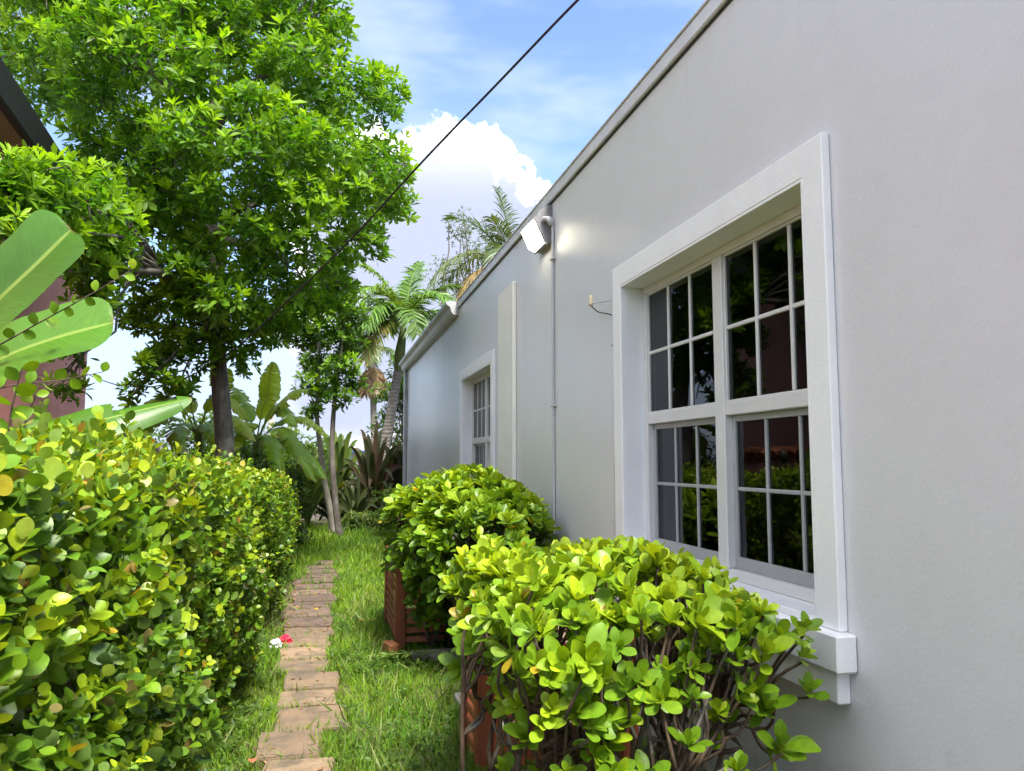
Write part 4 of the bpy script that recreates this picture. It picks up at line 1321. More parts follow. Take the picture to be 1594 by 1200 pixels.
# ------------------------------------------------------------------ banana plants
def banana_leaf(ctrl, width, fold, col, tears=0, seed=0, droop=.25, tilt=(0, 0, 1), start=.16, name='leaf', blunt=False, parent=None):
    r = np.random.default_rng(seed)
    n = 64
    c = smooth_path(ctrl, n)
    T = nrm3(np.gradient(c, axis=0))
    up = np.array(tilt, float)
    X = nrm3(np.cross(T, up))
    N = np.cross(X, T)
    t = np.linspace(0, 1, n)
    u = np.clip((t - start) / (1 - start), 0, 1)
    wv = width * np.clip(np.sin(np.pi * np.clip(u, 0, 1) ** .75), 0, 1) ** .5
    if blunt:
        wv = width * np.clip(u * 5, 0, 1) ** .6 * np.where(u > .86, np.sqrt(np.clip(1 - ((u - .86) / .14) ** 2, 0.0, 1)), 1)
    wv = np.maximum(wv, .012)
    ss = np.array([-1, -.66, -.33, -.04, .04, .33, .66, 1.0])
    # torn lamina: strips between tears hang at their own angle
    cuts = np.sort(r.uniform(.2, .97, tears)) if tears else np.array([])
    hangL, hangR = [np.concatenate([[0], r.uniform(-.05, .55, max(1, tears))]) for _ in (0, 1)]
    strip = np.searchsorted(cuts, u)
    V, F, uv = [], [], []
    rows = {}
    def row(i, st, side):
        key = (i, st, side)
        if key not in rows:
            ids = []
            sel = ss[:4][::-1] if side < 0 else ss[4:]
            h = (hangL if side < 0 else hangR)[min(st, tears)] if tears else 0
            for sv in sel:
                a = abs(sv)
                rag = 1 + (.05 * math.sin(i * 2.1 + side) + .04 * math.sin(i * .9)) * a * (1 if tears > 2 else .12)
                xo = sv * wv[i] * rag
                zo = fold * a * wv[i] - (droop + h) * a * a * wv[i] + (.012 if tears > 2 else .003) * math.sin(i * (1.3 if tears > 2 else .35) + sv * 4) * a
                fwd = .22 * a * wv[i]
                V.append(c[i] + X[i] * xo + N[i] * zo + T[i] * fwd)
                uv.append((t[i], sv))
                ids.append(len(V) - 1)
            rows[key] = ids
        return rows[key]
    for i in range(n - 1):
        st = strip[i]
        for side in (-1, 1):
            a, b = row(i, st, side), row(i + 1, st, side)
            for k in range(3):
                q = (a[k], a[k + 1], b[k + 1], b[k])
                F.append(q if side > 0 else q[::-1])
        a, b = row(i, st, -1), row(i, st, 1)
        a2, b2 = row(i + 1, st, -1), row(i + 1, st, 1)
        F.append((a[0], b[0], b2[0], a2[0]))
    V = np.array(V)
    colr = np.tile(np.array(col, float), (len(V), 1)) * (1 + .12 * np.sin(V[:, 2:3] * 9))
    tipv = np.array(uv)[:, 0] > .99
    colr[tipv] = colr[tipv] * .3 + np.array((.18, .10, .03)) * .7
    edge = np.abs(np.array(uv)[:, 1]) > .9
    if tears > 6:
        brown = edge & (r.uniform(size=len(V)) < .4)
        colr[brown] = (.20, .11, .03)
    me = fast_mesh(name, V, F, True, colr, np.array(uv))
    o = add(name, me, parent, M['banana'])
    rad = np.interp(t, [0, .2, 1], [.022, .014, .004]) * (width / .24)
    Vt, Ft = tube_arrays(c - N * .006, rad, 6)
    mr = fast_mesh('midrib', Vt, Ft, True, np.tile(np.array((.16, .24, .04)), (len(Vt), 1)))
    add('midrib', mr, o, M['leaf_dull'])
    return o


def pseudostem(pts, r0, r1, parent):
    q = smooth_path(pts, 14)
    V, F = tube_arrays(q, np.linspace(r0, r1, 14), 12)
    colr = lerp((.16, .12, .05), (.12, .19, .05), np.clip((V[:, 2] - .3) / 1.2, 0, 1)) * (1 + .2 * rng.normal(size=(len(V), 1)))
    add('pseudostem', fast_mesh('pseudostem', V, F, True, np.clip(colr, .01, 1)), parent, M['leaf_dull'])


G1, G2, G3 = (.045, .135, .008), (.065, .165, .010), (.18, .29, .018)
ban = thing('banana_plant', 'banana plant with broad smooth leaves reaching in from the left edge', 'banana plant', (-2.35, 5.0, 0), 'banana plants behind the hedge')
pseudostem([(-2.35, 5.0, -.05), (-2.34, 5.0, .9), (-2.31, 5.0, 1.9)], .10, .06, ban)
banana_leaf([(-2.32, 5.0, 1.75), (-2.10, 4.95, 2.10), (-1.78, 4.85, 2.46), (-1.57, 4.8, 2.68), (-1.40, 4.78, 2.88)], .27, .30, G1, 0, 1, .12, (-.45, -.88, .35), .1, blunt=True, parent=ban)
banana_leaf([(-2.31, 5.0, 1.65), (-2.0, 4.75, 1.90), (-1.62, 4.45, 2.09), (-1.36, 4.38, 2.20), (-1.06, 4.36, 2.30)], .21, .32, G2, 0, 2, .14, (-.30, -.80, .62), .1, blunt=True, parent=ban)
banana_leaf([(-2.36, 5.05, 1.8), (-2.7, 5.2, 2.5), (-3.0, 5.2, 2.8), (-3.2, 5.0, 2.6)], .24, .1, G1, 3, 3, .3, parent=ban)
ban = thing('banana_plant', 'banana plant with one long leaf lying over the hedge top', 'banana plant', (-2.1, 6.7, 0), 'banana plants behind the hedge')
pseudostem([(-2.15, 6.5, -.05), (-2.15, 6.5, .8), (-2.12, 6.45, 1.5)], .09, .05, ban)
banana_leaf([(-2.12, 6.45, 1.45), (-1.98, 6.4, 1.74), (-1.72, 6.5, 1.87), (-1.42, 6.62, 1.98), (-1.05, 6.8, 2.10)], .19, .12, G2, 2, 4, .2, (-.1, -.75, .65), .1, parent=ban)
banana_leaf([(-2.13, 6.45, 1.4), (-2.1, 6.2, 1.75), (-1.95, 5.9, 1.85), (-1.7, 5.6, 1.78)], .17, .12, G1, 2, 14, .2, (-.2, -.6, .75), .1, parent=ban)

G1, G2, G3 = (.17, .33, .016), (.23, .40, .02), (.33, .46, .022)
for lab_, b, H, leaves in (
        ('ragged banana plant standing right of the grey tree trunk', (-1.12, 14.0), 2.0, [
            ((-.5, .0, 3.0), (-.75, -.1, 3.35), .19, 9, G3), ((.35, -.1, 2.85), (.66, -.3, 2.45), .18, 12, G2), ((.5, -.3, 2.4), (1.0, -.7, 1.55), .17, 14, G2),
            ((.15, .1, 3.0), (.22, .2, 3.6), .19, 5, G3), ((.7, .1, 2.65), (1.2, .1, 2.3), .17, 14, G3), ((.3, -.8, 2.2), (.5, -1.2, 1.4), .16, 12, G2), ((-.25, .3, 2.9), (-.5, .5, 3.2), .18, 8, G2),
            ((.45, -.2, 2.95), (.85, -.2, 3.1), .18, 10, G3), ((-.1, -.6, 2.5), (-.3, -1.0, 2.0), .17, 12, G3), ((.75, -.4, 2.1), (1.15, -.6, 1.6), .15, 12, G1)]),
        ('ragged banana plant standing left of the grey tree trunk', (-1.95, 13.4), 2.1, [
            ((-.45, -.1, 2.6), (-.95, -.3, 2.3), .18, 10, G3), ((-.5, -.4, 2.25), (-1.05, -.8, 1.8), .18, 9, G2), ((.25, .1, 2.7), (.4, .2, 3.1), .19, 5, G3),
            ((-.2, -.6, 2.1), (-.1, -1.1, 1.7), .17, 12, G2), ((.25, -.5, 2.1), (.55, -.9, 1.7), .17, 12, G2), ((-.3, .3, 2.7), (-.4, .5, 3.0), .19, 6, G3), ((.5, -.2, 2.3), (.9, -.4, 1.9), .17, 11, G3)])):
    ban = thing('banana_plant', lab_, 'banana plant', (b[0], b[1], 0), 'banana plants behind the hedge')
    pseudostem([(b[0], b[1], -.05), (b[0] + .03, b[1], 1.0), (b[0], b[1], H)], .12, .06, ban)
    for k, (m1, tip, wd, tears, g) in enumerate(leaves):
        s0 = np.array([b[0], b[1], H - .1])
        dz = -.3 if b[1] > 13.8 else 0.0
        p1 = np.array([b[0] + m1[0], b[1] + m1[1], m1[2] + dz])
        p2 = np.array([b[0] + tip[0], b[1] + tip[1], tip[2] + dz])
        pa = s0 + (p1 - s0) * .5 + np.array([0, 0, .12])
        banana_leaf([s0, pa, p1, (p1 + p2) / 2 + np.array([0, 0, .06]), p2], wd, .10, g, tears, 20 + k, .35, (0, -.35, 1), .18, parent=ban)


# ------------------------------------------------------------------ palms
def frond(name, base, d0, length, sag, nl, ll, lw, colr, parent, hang=.35, spread=.95, tipcol=None, flat=False):
    n = 26
    d = np.array(d0, float)
    d /= np.linalg.norm(d)
    p = np.array(base, float)
    pts, T = [p.copy()], [d.copy()]
    for i in range(n - 1):
        d = d + np.array([0, 0, -1]) * sag / n * (1 + 1.2 * i / n)
        d /= np.linalg.norm(d)
        p = p + d * length / (n - 1)
        pts.append(p.copy())
        T.append(d.copy())
    pts, T = np.array(pts), np.array(T)
    V, F = tube_arrays(pts, np.linspace(.028, .005, n) * length / 2, 5)
    C = [np.tile(np.array(colr) * 1.15, (len(V), 1))]
    Vs, Fs = [V], [F]
    off = len(V)
    t = np.linspace(.16, .99, nl)
    for side in (-1, 1):
        idx = t * (n - 1)
        i0 = np.floor(idx).astype(int).clip(0, n - 2)
        f = (idx - i0)[:, None]
        P0 = pts[i0] * (1 - f) + pts[i0 + 1] * f
        D0 = nrm3(T[i0] * (1 - f) + T[i0 + 1] * f)
        S = nrm3(np.cross(D0, np.array([0, 0, 1.0])) + 1e-6)
        U = np.cross(S, D0)
        L = ll * (np.sin(np.pi * (t * .86 + .09)) ** .6) * rng.uniform(.85, 1.1, nl)
        fw = (.45 + .75 * t ** 2)[:, None]
        dirv_ = nrm3(S * side * spread + D0 * fw + U * rng.normal(.18, .16, (nl, 1)) + rng.normal(0, .05, (nl, 3)))
        a = P0
        b = P0 + dirv_ * (L * .5)[:, None] + np.array([0, 0, -1]) * (hang * .25 * L)[:, None]
        e = P0 + dirv_ * (L * .92)[:, None] + np.array([0, 0, -1]) * (hang * L * rng.uniform(.7, 1.3, nl))[:, None]
        wv = nrm3(np.cross(dirv_, U + rng.normal(0, .35, (nl, 3)))) * (lw / 2)
        Vq = np.stack([a - wv * .6, a + wv * .6, b - wv, b + wv, e - wv * .12, e + wv * .12], 1).reshape(-1, 3)
        base_i = off + np.arange(nl)[:, None] * 6
        Fq = np.concatenate([base_i + np.array([0, 1, 3, 2]), base_i + np.array([2, 3, 5, 4])])
        Vs.append(Vq)
        Fs.append(Fq)
        cc = np.tile(np.array(colr), (nl, 1)) * rng.uniform(.7, 1.35, (nl, 1))
        if tipcol is not None:
            mk = rng.uniform(size=nl) < t * .6
            cc[mk] = np.array(tipcol) * rng.uniform(.7, 1.2, (int(mk.sum()), 1))
        C.append(np.repeat(cc, 6, 0))
        off += len(Vq)
    return add(name, fast_mesh(name, np.concatenate(Vs), np.concatenate(Fs), True, np.concatenate(C)), parent, M['frond'])


palm = thing('feather_palm', 'leaning ringed palm with arching feathery fronds beyond the house corner', 'palm', (1.0, 21.5, 0))
pp = smooth_path([(.97, 21.5, -.1), (1.10, 21.5, .35), (1.42, 21.5, 1.3), (1.69, 21.5, 2.75), (1.89, 21.5, 4.05)], 26)
tube('trunk', pp, np.interp(np.linspace(0, 1, 26), [0, .1, .5, 1], [.24, .19, .15, .115]), M['palm_bark'], palm, 12)
V, F = tube_arrays(smooth_path([(1.89, 21.5, 4.0), (1.93, 21.5, 4.5), (1.99, 21.5, 5.0), (2.04, 21.5, 5.5)], 14), np.interp(np.linspace(0, 1, 14), [0, .3, .7, 1], [.12, .15, .10, .05]), 10)
add('crownshaft', fast_mesh('crownshaft', V, F, True, np.tile(np.array((.14, .19, .055)), (len(V), 1))), palm, M['leaf_dull'])
PG = (.10, .20, .03)
PD, PL = (.07, .14, .02), (.13, .23, .03)
for (d, L, sag, c_) in (
        ((-.9, -.2, .75), 2.1, 1.6, PG), ((-.85, -.45, .35), 2.0, 1.35, PD), ((-.75, .1, 1.05), 2.0, 1.35, PG), ((-.35, .1, 1.2), 1.9, 1.0, PL), ((.15, .2, 1.25), 1.9, .95, PG),
        ((.55, .1, 1.1), 2.0, 1.1, PL), ((.85, .2, .8), 2.0, 1.4, PG), ((.85, -.4, .5), 1.9, 1.5, PG), ((-.6, -.6, .05), 1.9, 1.3, (.11, .15, .03)), ((.1, -.9, .7), 1.9, 1.7, PD),
        ((-.1, .8, .9), 2.0, 1.4, PG), ((-1, .3, .3), 2.1, 1.4, PG), ((.95, .1, .15), 1.8, 1.2, PD), ((-.55, -.7, .9), 2.0, 1.8, PG), ((-.5, -.5, 1.1), 1.9, 1.3, PL), ((.4, -.6, 1.0), 2.0, 1.4, PG), ((-1, -.2, -.1), 1.8, 1.0, (.13, .14, .03))):
    frond('frond', (2.02 + .05 * d[0], 21.5 + .05 * d[1], 5.35), d, L * 1.08, sag, 64, .66, .05, c_, palm, .40, tipcol=(.22, .19, .06) if d[2] < .1 else None)

fp = thing('distant_palm', 'distant thin palm trunk with a brown skirt of dead fronds', 'palm', (2.37, 40, 0))
tube('trunk', [(2.5, 40, -.1), (2.42, 40, 1.2), (2.36, 40, 3), (2.28, 40, 5.2), (2.25, 40, 7.0)], [.20, .17, .16, .16, .15], M['palm_bark'], fp, 10)
for k in range(12):
    a = k * .52
    dead = k % 2 == 0
    frond('frond', (2.25, 40, 6.3 if dead else 7.0), (math.cos(a), math.sin(a), -.5 if dead else .8), 2.0 if not dead else 1.6, 1.8, 26, .7, .07, (.20, .13, .06) if dead else (.06, .11, .02), fp, .5)

cp_ = thing('coconut_palm', 'palm crown with one straw-coloured frond showing above the roof edge', 'palm', (5.3, 22, 0))
tube('trunk', smooth_path([(5.6, 22, -.1), (5.5, 22, 3.0), (5.25, 22, 6.9)], 12), np.linspace(.2, .13, 12), M['palm_bark'], cp_, 10)
for (d, L, sag, c_, hg) in (((-.85, -.2, .75), 3.0, 1.5, (.11, .15, .045), .5), ((-.5, .1, 1.1), 2.7, 1.0, (.055, .10, .025), .25), ((-.1, .1, 1.3), 2.7, .9, (.06, .10, .025), .2), ((.5, .2, 1.2), 2.8, 1.0, (.055, .10, .025), .2), ((-.95, -.35, .50), 2.3, 1.6, (.36, .26, .11), .8), ((-.35, -.7, .8), 2.4, 1.4, (.07, .12, .03), .4), ((.3, -.5, 1.1), 2.6, 1.2, (.05, .09, .02), .3), ((.9, .1, .7), 2.7, 1.4, (.055, .10, .025), .4), ((-.6, .6, .9), 2.7, 1.3, (.05, .09, .02), .3), ((.1, .8, .8), 2.7, 1.3, (.05, .09, .02), .3), ((-.30, -.2, 1.15), 1.8, .9, (.09, .13, .04), .4)):
    frond('frond', (5.22, 22, 7.0), d, L, sag, 46, .85, .04, c_, cp_, hg)

# ------------------------------------------------------------------ strap-leaved plants at the back
def strap_plant(label, base, blades, parent_group):
    t = thing('strap_leaved_plant', label, 'plant', base, parent_group)
    for (dx, dy, h, L, wd, c_) in blades:
        n = 12
        s = np.linspace(0, 1, n)
        bend = L - h
        px_ = base[0] + dx * (s ** 1.3)
        py_ = base[1] + dy * (s ** 1.3)
        pz_ = base[2] + h * np.sin(s * (math.pi / 2 if bend < .3 else 2.2)) / math.sin(math.pi / 2)
        c = np.stack([px_, py_, pz_], -1)
        T = nrm3(np.gradient(c, axis=0))
        X = nrm3(np.cross(T, np.array([rng.normal(0, .4), -1.0, .15])))
        N = np.cross(X, T)
        wv = wd * np.interp(s, [0, .15, .55, .85, 1], [.5, .8, 1, .6, .04])
        V = np.stack([c - X * wv[:, None] + N * (.35 * wv)[:, None], c, c + X * wv[:, None] + N * (.35 * wv)[:, None]], 1).reshape(-1, 3)
        F = []
        for i in range(n - 1):
            a = i * 3
            F += [(a, a + 1, a + 4, a + 3), (a + 1, a + 2, a + 5, a + 4)]
        cc = np.array(c_) * rng.uniform(.75, 1.25)
        add('leaf', fast_mesh('leaf', V, F, True, np.tile(cc, (len(V), 1))), t, M['leaf_dull'])


def blades(n, spread, h, wd, cols, seed, frac=.6):
    r = np.random.default_rng(seed)
    o = []
    for i in range(n):
        a = i * 2.4 + r.uniform(-.3, .3)
        k = ((i + .5) / n) ** frac
        hh = h * (1.08 - .62 * k ** 1.8) * r.uniform(.88, 1.08)
        o.append((math.cos(a) * spread * k, math.sin(a) * spread * k, hh, hh + (.5 if k > .8 else 0), wd * r.uniform(.8, 1.15), cols[i % len(cols)]))
    return o


BRN = [(.055, .042, .022), (.045, .052, .018), (.075, .045, .030), (.035, .045, .015)]
GRN = [(.06, .11, .02), (.11, .16, .025), (.05, .09, .018), (.16, .17, .03)]
SG = 'strap-leaved plants behind the lawn'
strap_plant('bronze brown strap-leaved plant beside the leaning palm trunk', (1.15, 19.6, 0.10), blades(34, 1.1, 2.15, .072, BRN, 1), SG)
strap_plant('green strap-leaved plant between the slender trunks and the bronze one', (.30, 19.8, 0.10), blades(24, .95, 2.15, .075, GRN, 2), SG)
strap_plant('green strap-leaved plant left of the slender trunks', (-.35, 19.3, 0.10), blades(22, .9, 1.75, .075, GRN, 3), SG)
strap_plant('dark olive strap-leaved plant right of the leaning palm trunk', (1.75, 19.9, 0.10), blades(18, .75, 1.9, .08, BRN[1:2] + BRN[3:], 4), SG)
strap_plant('low olive strap-leaved plant under the bronze one', (.72, 18.9, 0.06), blades(20, .75, 1.05, .06, [(.045, .06, .02), (.06, .075, .025)], 5), SG)


# ------------------------------------------------------------------ shrubs and far trees
def shrub(name, label, cat, clumps, size, dark, bright, K=7, per=130, group=None, mat='leaf', trunk=True, T=None, inner=.5):
    c = np.array(clumps)
    b = (float(c[:, 0].mean()), float(c[:, 1].mean()), 0)
    t = thing(name, label, cat, b, group)
    clump_crown(clumps, per, K, size, dark, bright, T or TREE_T, inner=inner).build('crown', t, M[mat])
    parts = []
    for q in clumps:
        parts.append(tube_arrays(wiggle((b[0] + rng.normal(0, .06), b[1], -.05), q[:3], 7, .03), np.linspace(.02 + .008 * q[2], .01, 7), 6))
    V, F = merge(parts)
    add('trunk', fast_mesh('trunk', V, F), t, M['bark'])
    return t


def heap(cx, cy, z0, z1, rx, n, r, seed):
    q = np.random.default_rng(seed)
    return [(cx + q.uniform(-rx, rx), cy + q.uniform(-rx, rx) * .6, q.uniform(z0, z1), r * q.uniform(.75, 1.2)) for _ in range(n)]


shrub('tall_shrub', 'bright green tall shrub beyond the far house corner', 'shrub', heap(2.55, 25.0, .6, 5.2, .75, 26, .62, 1), .16, (.03, .075, .012), (.13, .24, .025), per=90)
shrub('variegated_shrub', 'low pale-leaved shrub at the foot of the slender trunks', 'shrub', heap(.75, 18.0, .12, .34, .36, 9, .2, 2), .11, (.06, .12, .03), (.22, .28, .09), K=7, per=400)
shrub('variegated_shrub', 'low pale-leaved shrub under the leaning palm', 'shrub', heap(1.35, 18.4, .12, .40, .3, 8, .2, 3), .11, (.05, .11, .02), (.18, .25, .06), K=7, per=400)
shrub('twiggy_shrub', 'small green shrub against the wall end behind the rounded bush', 'shrub', heap(1.45, 16.6, .2, .85, .25, 9, .22, 9), .10, (.04, .09, .015), (.14, .22, .025), per=300)
shrub('olive_tree', 'fine-leaved grey green tree rising behind the gutter', 'tree', [(q[0], q[1], q[2], q[3]) for q in heap(4.55, 26, 6.0, 9.4, 1.0, 22, .55, 4)] + [(3.9, 26, 9.6, .35), (3.7, 26, 8.3, .35), (3.5, 26, 7.3, .4), (3.95, 26, 6.6, .5), (4.4, 26, 9.9, .3)], .11, (.05, .08, .03), (.17, .22, .10), K=6, per=75, inner=.3)
FG = 'distant trees beyond the back fence'
shrub('distant_tree', 'distant pale green tree behind the two slender trunks', 'tree', heap(-1.6, 33, .8, 2.6, 1.9, 22, .75, 5), .25, (.06, .11, .02), (.19, .26, .04), per=55, group=FG)
shrub('distant_tree', 'distant green tree behind the left banana plants', 'tree', heap(-6.2, 30, .8, 2.9, 2.6, 26, .8, 6), .25, (.04, .09, .015), (.14, .22, .03), per=50, group=FG)
shrub('distant_tree', 'distant dark tree at the end of the salmon house', 'tree', heap(-9.5, 34, .8, 3.0, 2.4, 22, .9, 7), .25, (.025, .06, .012), (.09, .16, .02), per=45, group=FG)
shrub('distant_tree', 'distant olive green tree right of the far grey roof', 'tree', heap(6.8, 42, .8, 3.4, 2.2, 20, .9, 8), .28, (.04, .08, .02), (.13, .19, .03), per=45, group=FG)
shrub('under_tree_shrub', 'leafy dark shrub around the foot of the grey trunk', 'shrub', heap(-1.5, 12.4, .5, 1.6, .5, 14, .35, 10), .12, (.02, .05, .01), (.10, .17, .02), per=180)
shrub('dark_shrub', 'dark leafy shrub at the far end of the hedge', 'shrub', heap(-.85, 15.2, .2, 1.35, .45, 16, .33, 12), .12, (.02, .045, .01), (.075, .14, .018), per=200)
shrub('green_shrub', 'mid green shrub filling the gap left of the grey trunk', 'shrub', heap(-3.0, 16.0, .5, 1.75, .9, 18, .45, 21), .14, (.04, .10, .012), (.17, .30, .02), per=110)
shrub('green_shrub', 'mid green shrub directly behind the grey trunk', 'shrub', heap(-1.75, 16.8, .5, 2.0, .7, 16, .42, 22), .14, (.035, .09, .012), (.15, .27, .02), per=110)
shrub('green_shrub', 'yellow green shrub between the grey trunk and the slender trees', 'shrub', heap(-.75, 17.8, .5, 1.7, .45, 12, .36, 23), .14, (.05, .11, .012), (.20, .32, .02), per=120)
shrub('dark_shrub', 'dark leafy shrub behind the slender trunks', 'shrub', heap(.2, 20.8, .2, 1.1, 1.3, 22, .4, 13), .14, (.015, .035, .008), (.05, .09, .015), per=120)

# back fence of upright boards
bf = thing('board_fence', 'weathered grey board fence closing the back of the garden', 'fence', (0, 22.4, 0))
for i in range(96):
    x = -7.0 + i * .148
    box('board', (x, 22.4, .0), (x + .135, 22.42, 1.48 + random.uniform(-.02, .02)), M['grey_wood'], bf, .003)
for z in (.35, 1.15):
    box('rail', (-7.0, 22.425, z), (7.2, 22.465, z + .09), M['grey_wood'], bf, .004)

# far house
fh = thing('distant_house', 'distant house with grey hip roof and blue fascia beyond the fence', 'house', (3.6, 47, 0))
box('wall', (-.5, 44.5, -.1), (9, 52, 2.05), M['cream'], fh, .02)
add('roof', py_mesh('roof', [(-1.0, 44, 2.15), (9.5, 44, 2.15), (9.5, 52.5, 2.15), (-1.0, 52.5, 2.15), (3.3, 48.2, 3.35), (6.0, 48.2, 3.35)], [(0, 1, 5, 4), (1, 2, 5), (2, 3, 4, 5), (3, 0, 4), (3, 2, 1, 0)]), fh, M['roofing'])
M['blue'] = plain('blue_paint', (.06, .12, .32), .5, .4, .08, 4, 40, .05)
box('fascia', (-1.0, 43.93, 2.02), (9.5, 43.99, 2.145), M['blue'], fh, .005)
M['pane_far'] = plain('far_pane', (.05, .06, .07), .15, .5, .05, 2, 10, .0)
for x in (.6, 2.6, 5.0):
    wn = box('window', (x, 44.44, .8), (x + 1.0, 44.499, 1.75), M['white'], fh, .005)
    box('pane', (x + .07, 44.425, .87), (x + .93, 44.438, 1.68), M['pane_far'], wn, 0)
pole = thing('utility_pole', 'pale distant utility pole behind the banana leaves', 'pole', (-2.86, 45, 0))
tube('shaft', [(-2.86, 45, -.1), (-2.88, 45, 6.0)], [.2, .16], M['concrete'], pole, 10)
tube('cap', [(-2.88, 45, 6.001), (-2.88, 45, 6.08)], [.17, .10], M['concrete'], pole, 10)

# ------------------------------------------------------------------ grass, weeds and litter
def in_path(x, y, pad=0.0):
    m = np.zeros(len(x), bool)
    for (cx, cy, wd, dp, yw, _) in PATH:
        dx, dy = x - cx, y - cy
        u_ = dx * math.cos(yw) + dy * math.sin(yw)
        v_ = -dx * math.sin(yw) + dy * math.cos(yw)
        m |= (np.abs(u_) < wd / 2 - pad) & (np.abs(v_) < dp / 2 - pad)
    return m


def gz(x, y):
    return .018 * np.sin(x * 2.7 + 1.3 * np.sin(y * 1.1)) * np.sin(y * 2.1 + x) - .03 + .03 * np.clip((y - 14.0) / 5.0, 0, 2.5)


BL = []
for ny, wdt, cv in ((2, .060, .25), (2, .05, .5), (2, .07, -.1)):
    BL.append(leaf_t(ny, wdt, .35, .6, .2, cv, .02, .5))
Lg = Leaves(BL)


def patch(x, y, s):
    return np.sin(x * s + 1.7 * np.sin(y * s * .7)) * np.sin(y * s * 1.1 + 2.0 * np.sin(x * s * .6))


ng = 125000
y_ = 3.2 + 16.3 * rng.uniform(0, 1, ng) ** 1.75
x_ = rng.uniform(-.95, 1.84, ng)
ok = ~in_path(x_, y_, .012) | (~in_path(x_, y_, .055) & (patch(x_, y_, 9.0) > .25))
dirt = (x_ < -.25) & (((y_ > 8.2) & (y_ < 11.2)) | (x_ < -.62)) & (rng.uniform(size=ng) < .82)
bare = (patch(x_, y_, 3.1) < -.45) & (rng.uniform(size=ng) < .45)
shade = (x_ > .9) & (rng.uniform(size=ng) < .55)
ok &= ~dirt & ~bare & ~shade
x_, y_ = x_[ok], y_[ok]
n = len(x_)
tuft = patch(x_, y_, 6.3)
D = np.stack([rng.normal(0, .45, n), rng.normal(0, .45, n), np.ones(n)], -1)
S = rng.uniform(.035, .085, n) * (1 + .45 * np.clip(tuft, -.5, 1)) * np.interp(y_, [3, 8, 12, 19], [1, 1.1, 1.25, 1.7]) * np.where(y_ > 11, 1 + .5 * (rng.uniform(size=n) < .3), 1)
gv = np.clip(.5 + .35 * patch(x_ + 3, y_, 1.6) + rng.normal(0, .22, n), 0, 1)
gc = lerp((.060, .175, .010), (.220, .350, .016), gv)
dry = rng.uniform(size=n) < .025
gc[dry] = np.array((.27, .22, .10))
wide = np.interp(y_, [3, 9, 19], [1, 1.5, 2.4])
Fm = frames(D, np.stack([rng.normal(0, 1, n), rng.normal(-.5, 1, n), np.zeros(n) + .2], -1))
Fm[:, :, 0] *= wide[:, None]
Lg.add(rng.integers(0, 3, n), np.stack([x_, y_, gz(x_, y_)], -1), Fm, S * 1.0, gc)
# longer seeding blades and blades leaning over the joints of the path
nl = 2600
y2 = 3.4 + 15 * rng.uniform(0, 1, nl) ** 1.6
x2 = rng.uniform(-.8, 1.2, nl)
k2 = ~in_path(x2, y2, .02)
x2, y2 = x2[k2], y2[k2]
nl = len(x2)
D = np.stack([rng.normal(0, .6, nl), rng.normal(0, .6, nl), np.ones(nl)], -1)
Lg.add(rng.integers(0, 3, nl), np.stack([x2, y2, gz(x2, y2)], -1), frames(D, rand_unit(nl)), rng.uniform(.12, .22, nl), lerp((.09, .17, .02), (.20, .24, .05), rng.uniform(0, 1, nl)))
for (cx, cy, wd, dp, yw, _) in PATH[2:]:
    m_ = int(rng.integers(14, 46))
    x3 = cx + rng.uniform(-wd / 2, wd / 2, m_) ** 1
    y3 = np.full(m_, cy - dp / 2 - .012) + rng.normal(0, .008, m_)
    D = np.stack([rng.normal(0, .7, m_), rng.normal(0, .7, m_), np.ones(m_) * .8], -1)
    Lg.add(rng.integers(0, 3, m_), np.stack([x3, y3, np.full(m_, -.02)], -1), frames(D, rand_unit(m_)), rng.uniform(.04, .11, m_), lerp((.06, .13, .015), (.15, .2, .03), rng.uniform(0, 1, m_)))
g = Lg.build('grass', None, M['grass'])
tag(g, 'short uneven green grass growing on both sides of the paver path', 'grass', kind='stuff')

# broad-leaved weeds among the grass
WEED_T = [leaf_t(2, .5, .5, .7, .2, .15), leaf_t(2, .4, .5, .7, .25, .3)]
Lw = Leaves(WEED_T)
nw = 1500
yw_ = 3.4 + 15 * rng.uniform(0, 1, nw) ** 1.5
xw = rng.uniform(-.9, 1.5, nw)
cl = np.array([(.33, 6.35), (.42, 6.6), (.30, 6.7), (.55, 6.5), (-.55, 5.0), (-.5, 5.4), (-.62, 4.5), (.6, 4.9), (-.4, 6.2), (1.0, 16.5), (.5, 17.0)])
ci = rng.integers(0, len(cl), 420)
xw = np.concatenate([xw, cl[ci, 0] + rng.normal(0, .12, 420)])
yw_ = np.concatenate([yw_, cl[ci, 1] + rng.normal(0, .14, 420)])
k2 = ~in_path(xw, yw_, -.01) & (xw < 1.8)
xw, yw_ = xw[k2], yw_[k2]
zz = gz(xw, yw_) + rng.uniform(.01, .10, len(xw))
p, fr, s, age = rosettes(np.stack([xw, yw_, zz], -1), np.tile(np.array([[0, -.1, 1.0]]), (len(xw), 1)) + rng.normal(0, .3, (len(xw), 3)), 7, .5, 1.5, .040)
Lw.add(rng.integers(0, 2, len(p)), p, fr, s, lerp((.04, .10, .015), (.13, .22, .03), rng.uniform(0, 1, len(p))))
g = Lw.build('ground_weeds', None, M['leaf'])
tag(g, 'small broad-leaved weeds scattered through the lawn', 'weeds', kind='stuff')

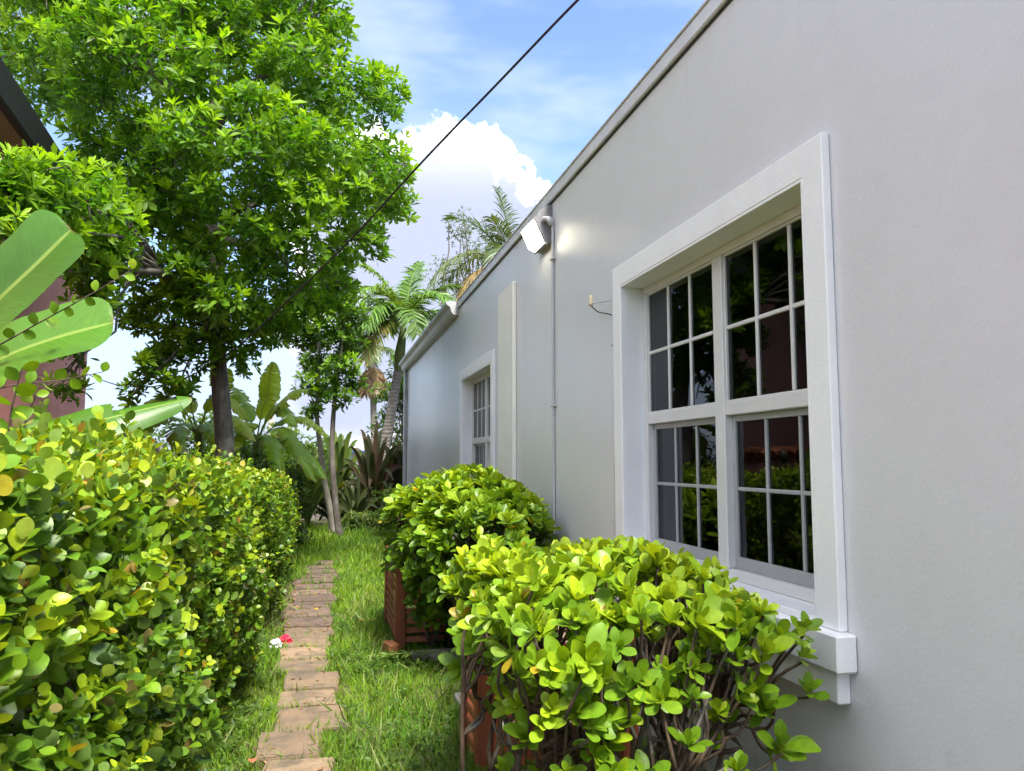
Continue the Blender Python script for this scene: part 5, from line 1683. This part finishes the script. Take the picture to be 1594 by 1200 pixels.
# dry leaf litter under the hedge and on the path
LIT_T = [leaf_t(3, .55, .5, .7, .25, .25), leaf_t(3, .42, .55, .7, -.2, -.2)]
Ll = Leaves(LIT_T)
nl = 900
yl = np.where(rng.uniform(size=nl) < .6, rng.uniform(7.8, 11.5, nl), rng.uniform(3.5, 13.5, nl))
xl = np.where(rng.uniform(size=nl) < .75, rng.uniform(-.75, -.28, nl), rng.uniform(-.3, .2, nl))
D = np.stack([rng.normal(0, 1, nl), rng.normal(0, 1, nl), rng.normal(0, .12, nl)], -1)
pz = np.where(in_path(xl, yl), .030, gz(xl, yl) + .012)
Ll.add(rng.integers(0, 2, nl), np.stack([xl, yl, pz], -1), frames(D, np.array([0, 0, 1.0]) + rng.normal(0, .18, (nl, 3))), rng.uniform(.022, .055, nl), lerp((.10, .055, .03), (.34, .20, .10), rng.uniform(0, 1, nl)))
g = Ll.build('leaf_litter', None, M['petal'])
tag(g, 'dry brown leaf litter under the hedge edge and on the pavers', 'leaf litter', kind='stuff')

FL = leaf_t(4, .62, .52, .65, .22, .18)
for (x, y, z, s, c_, lab_) in (
        (.36, 8.28, .02, .11, (.55, .30, .02), 'orange yellow fallen leaf on the grass right of the path, left of a pair'),
        (.53, 8.25, .02, .12, (.60, .33, .02), 'orange yellow fallen leaf on the grass right of the path, right of a pair'),
        (-.06, 8.95, .032, .07, (.50, .30, .03), 'yellow fallen leaf lying on the middle of the path'),
        (.10, 9.15, .032, .06, (.48, .27, .03), 'small yellow fallen leaf near the right edge of the path'),
        (-.34, 7.95, .02, .07, (.46, .28, .03), 'yellow fallen leaf at the left edge of the path'),
        (-.33, 4.52, .030, .075, (.52, .16, .09), 'reddish fallen leaf on the nearest paver'),
        (-.48, 7.38, .02, .08, (.36, .12, .05), 'rust brown fallen leaf beside the red and white wrapper')):
    V, F = FL
    o = add('fallen_leaf', fast_mesh('fallen_leaf', V, F, True, np.tile(np.array(c_), (len(V), 1))), None, M['petal'], loc=(x, y, z), rot=(R(random.uniform(-14, 14)), R(random.uniform(-14, 14)), random.uniform(0, 6.28)), scale=(s, s, s))
    tag(o, lab_, 'leaf', 'fallen leaves')

# crumpled wrapper
M['red'] = plain('red_foil', (.55, .02, .06), .35, .5, .2, 20, 60, .2)
M['foil'] = plain('white_foil', (.70, .70, .72), .35, .5, .15, 20, 60, .2)
wr = thing('wrapper', 'crumpled red and white snack wrapper at the left edge of the path', 'wrapper', (-.33, 7.35, 0))
for nm, c_, m_, sz in (('red_half', (-.30, 7.40, .035), 'red', .055), ('white_half', (-.37, 7.31, .03), 'foil', .05)):
    bm = bmesh.new()
    bmesh.ops.create_icosphere(bm, subdivisions=3, radius=1.0)
    for v_ in bm.verts:
        k_ = 1 + .35 * math.sin(v_.co.x * 5 + v_.co.y * 3) * math.cos(v_.co.z * 6 + v_.co.x * 4) + random.uniform(-.12, .12)
        v_.co = Vector((v_.co.x * sz * k_, v_.co.y * sz * .8 * k_, v_.co.z * sz * .75 * k_))
    me = bpy.data.meshes.new(nm)
    bm.to_mesh(me)
    bm.free()
    add(nm, me, wr, M[m_], loc=c_)

# fallen frond tip on the grass before the screen
ff = frond('fallen_frond', (.98, 6.52, .07), (-1, .02, .05), .62, .10, 22, .13, .018, (.16, .25, .05), None, .1, .8)
tag(ff, 'green feathery frond tip lying on the grass before the screen', 'frond')
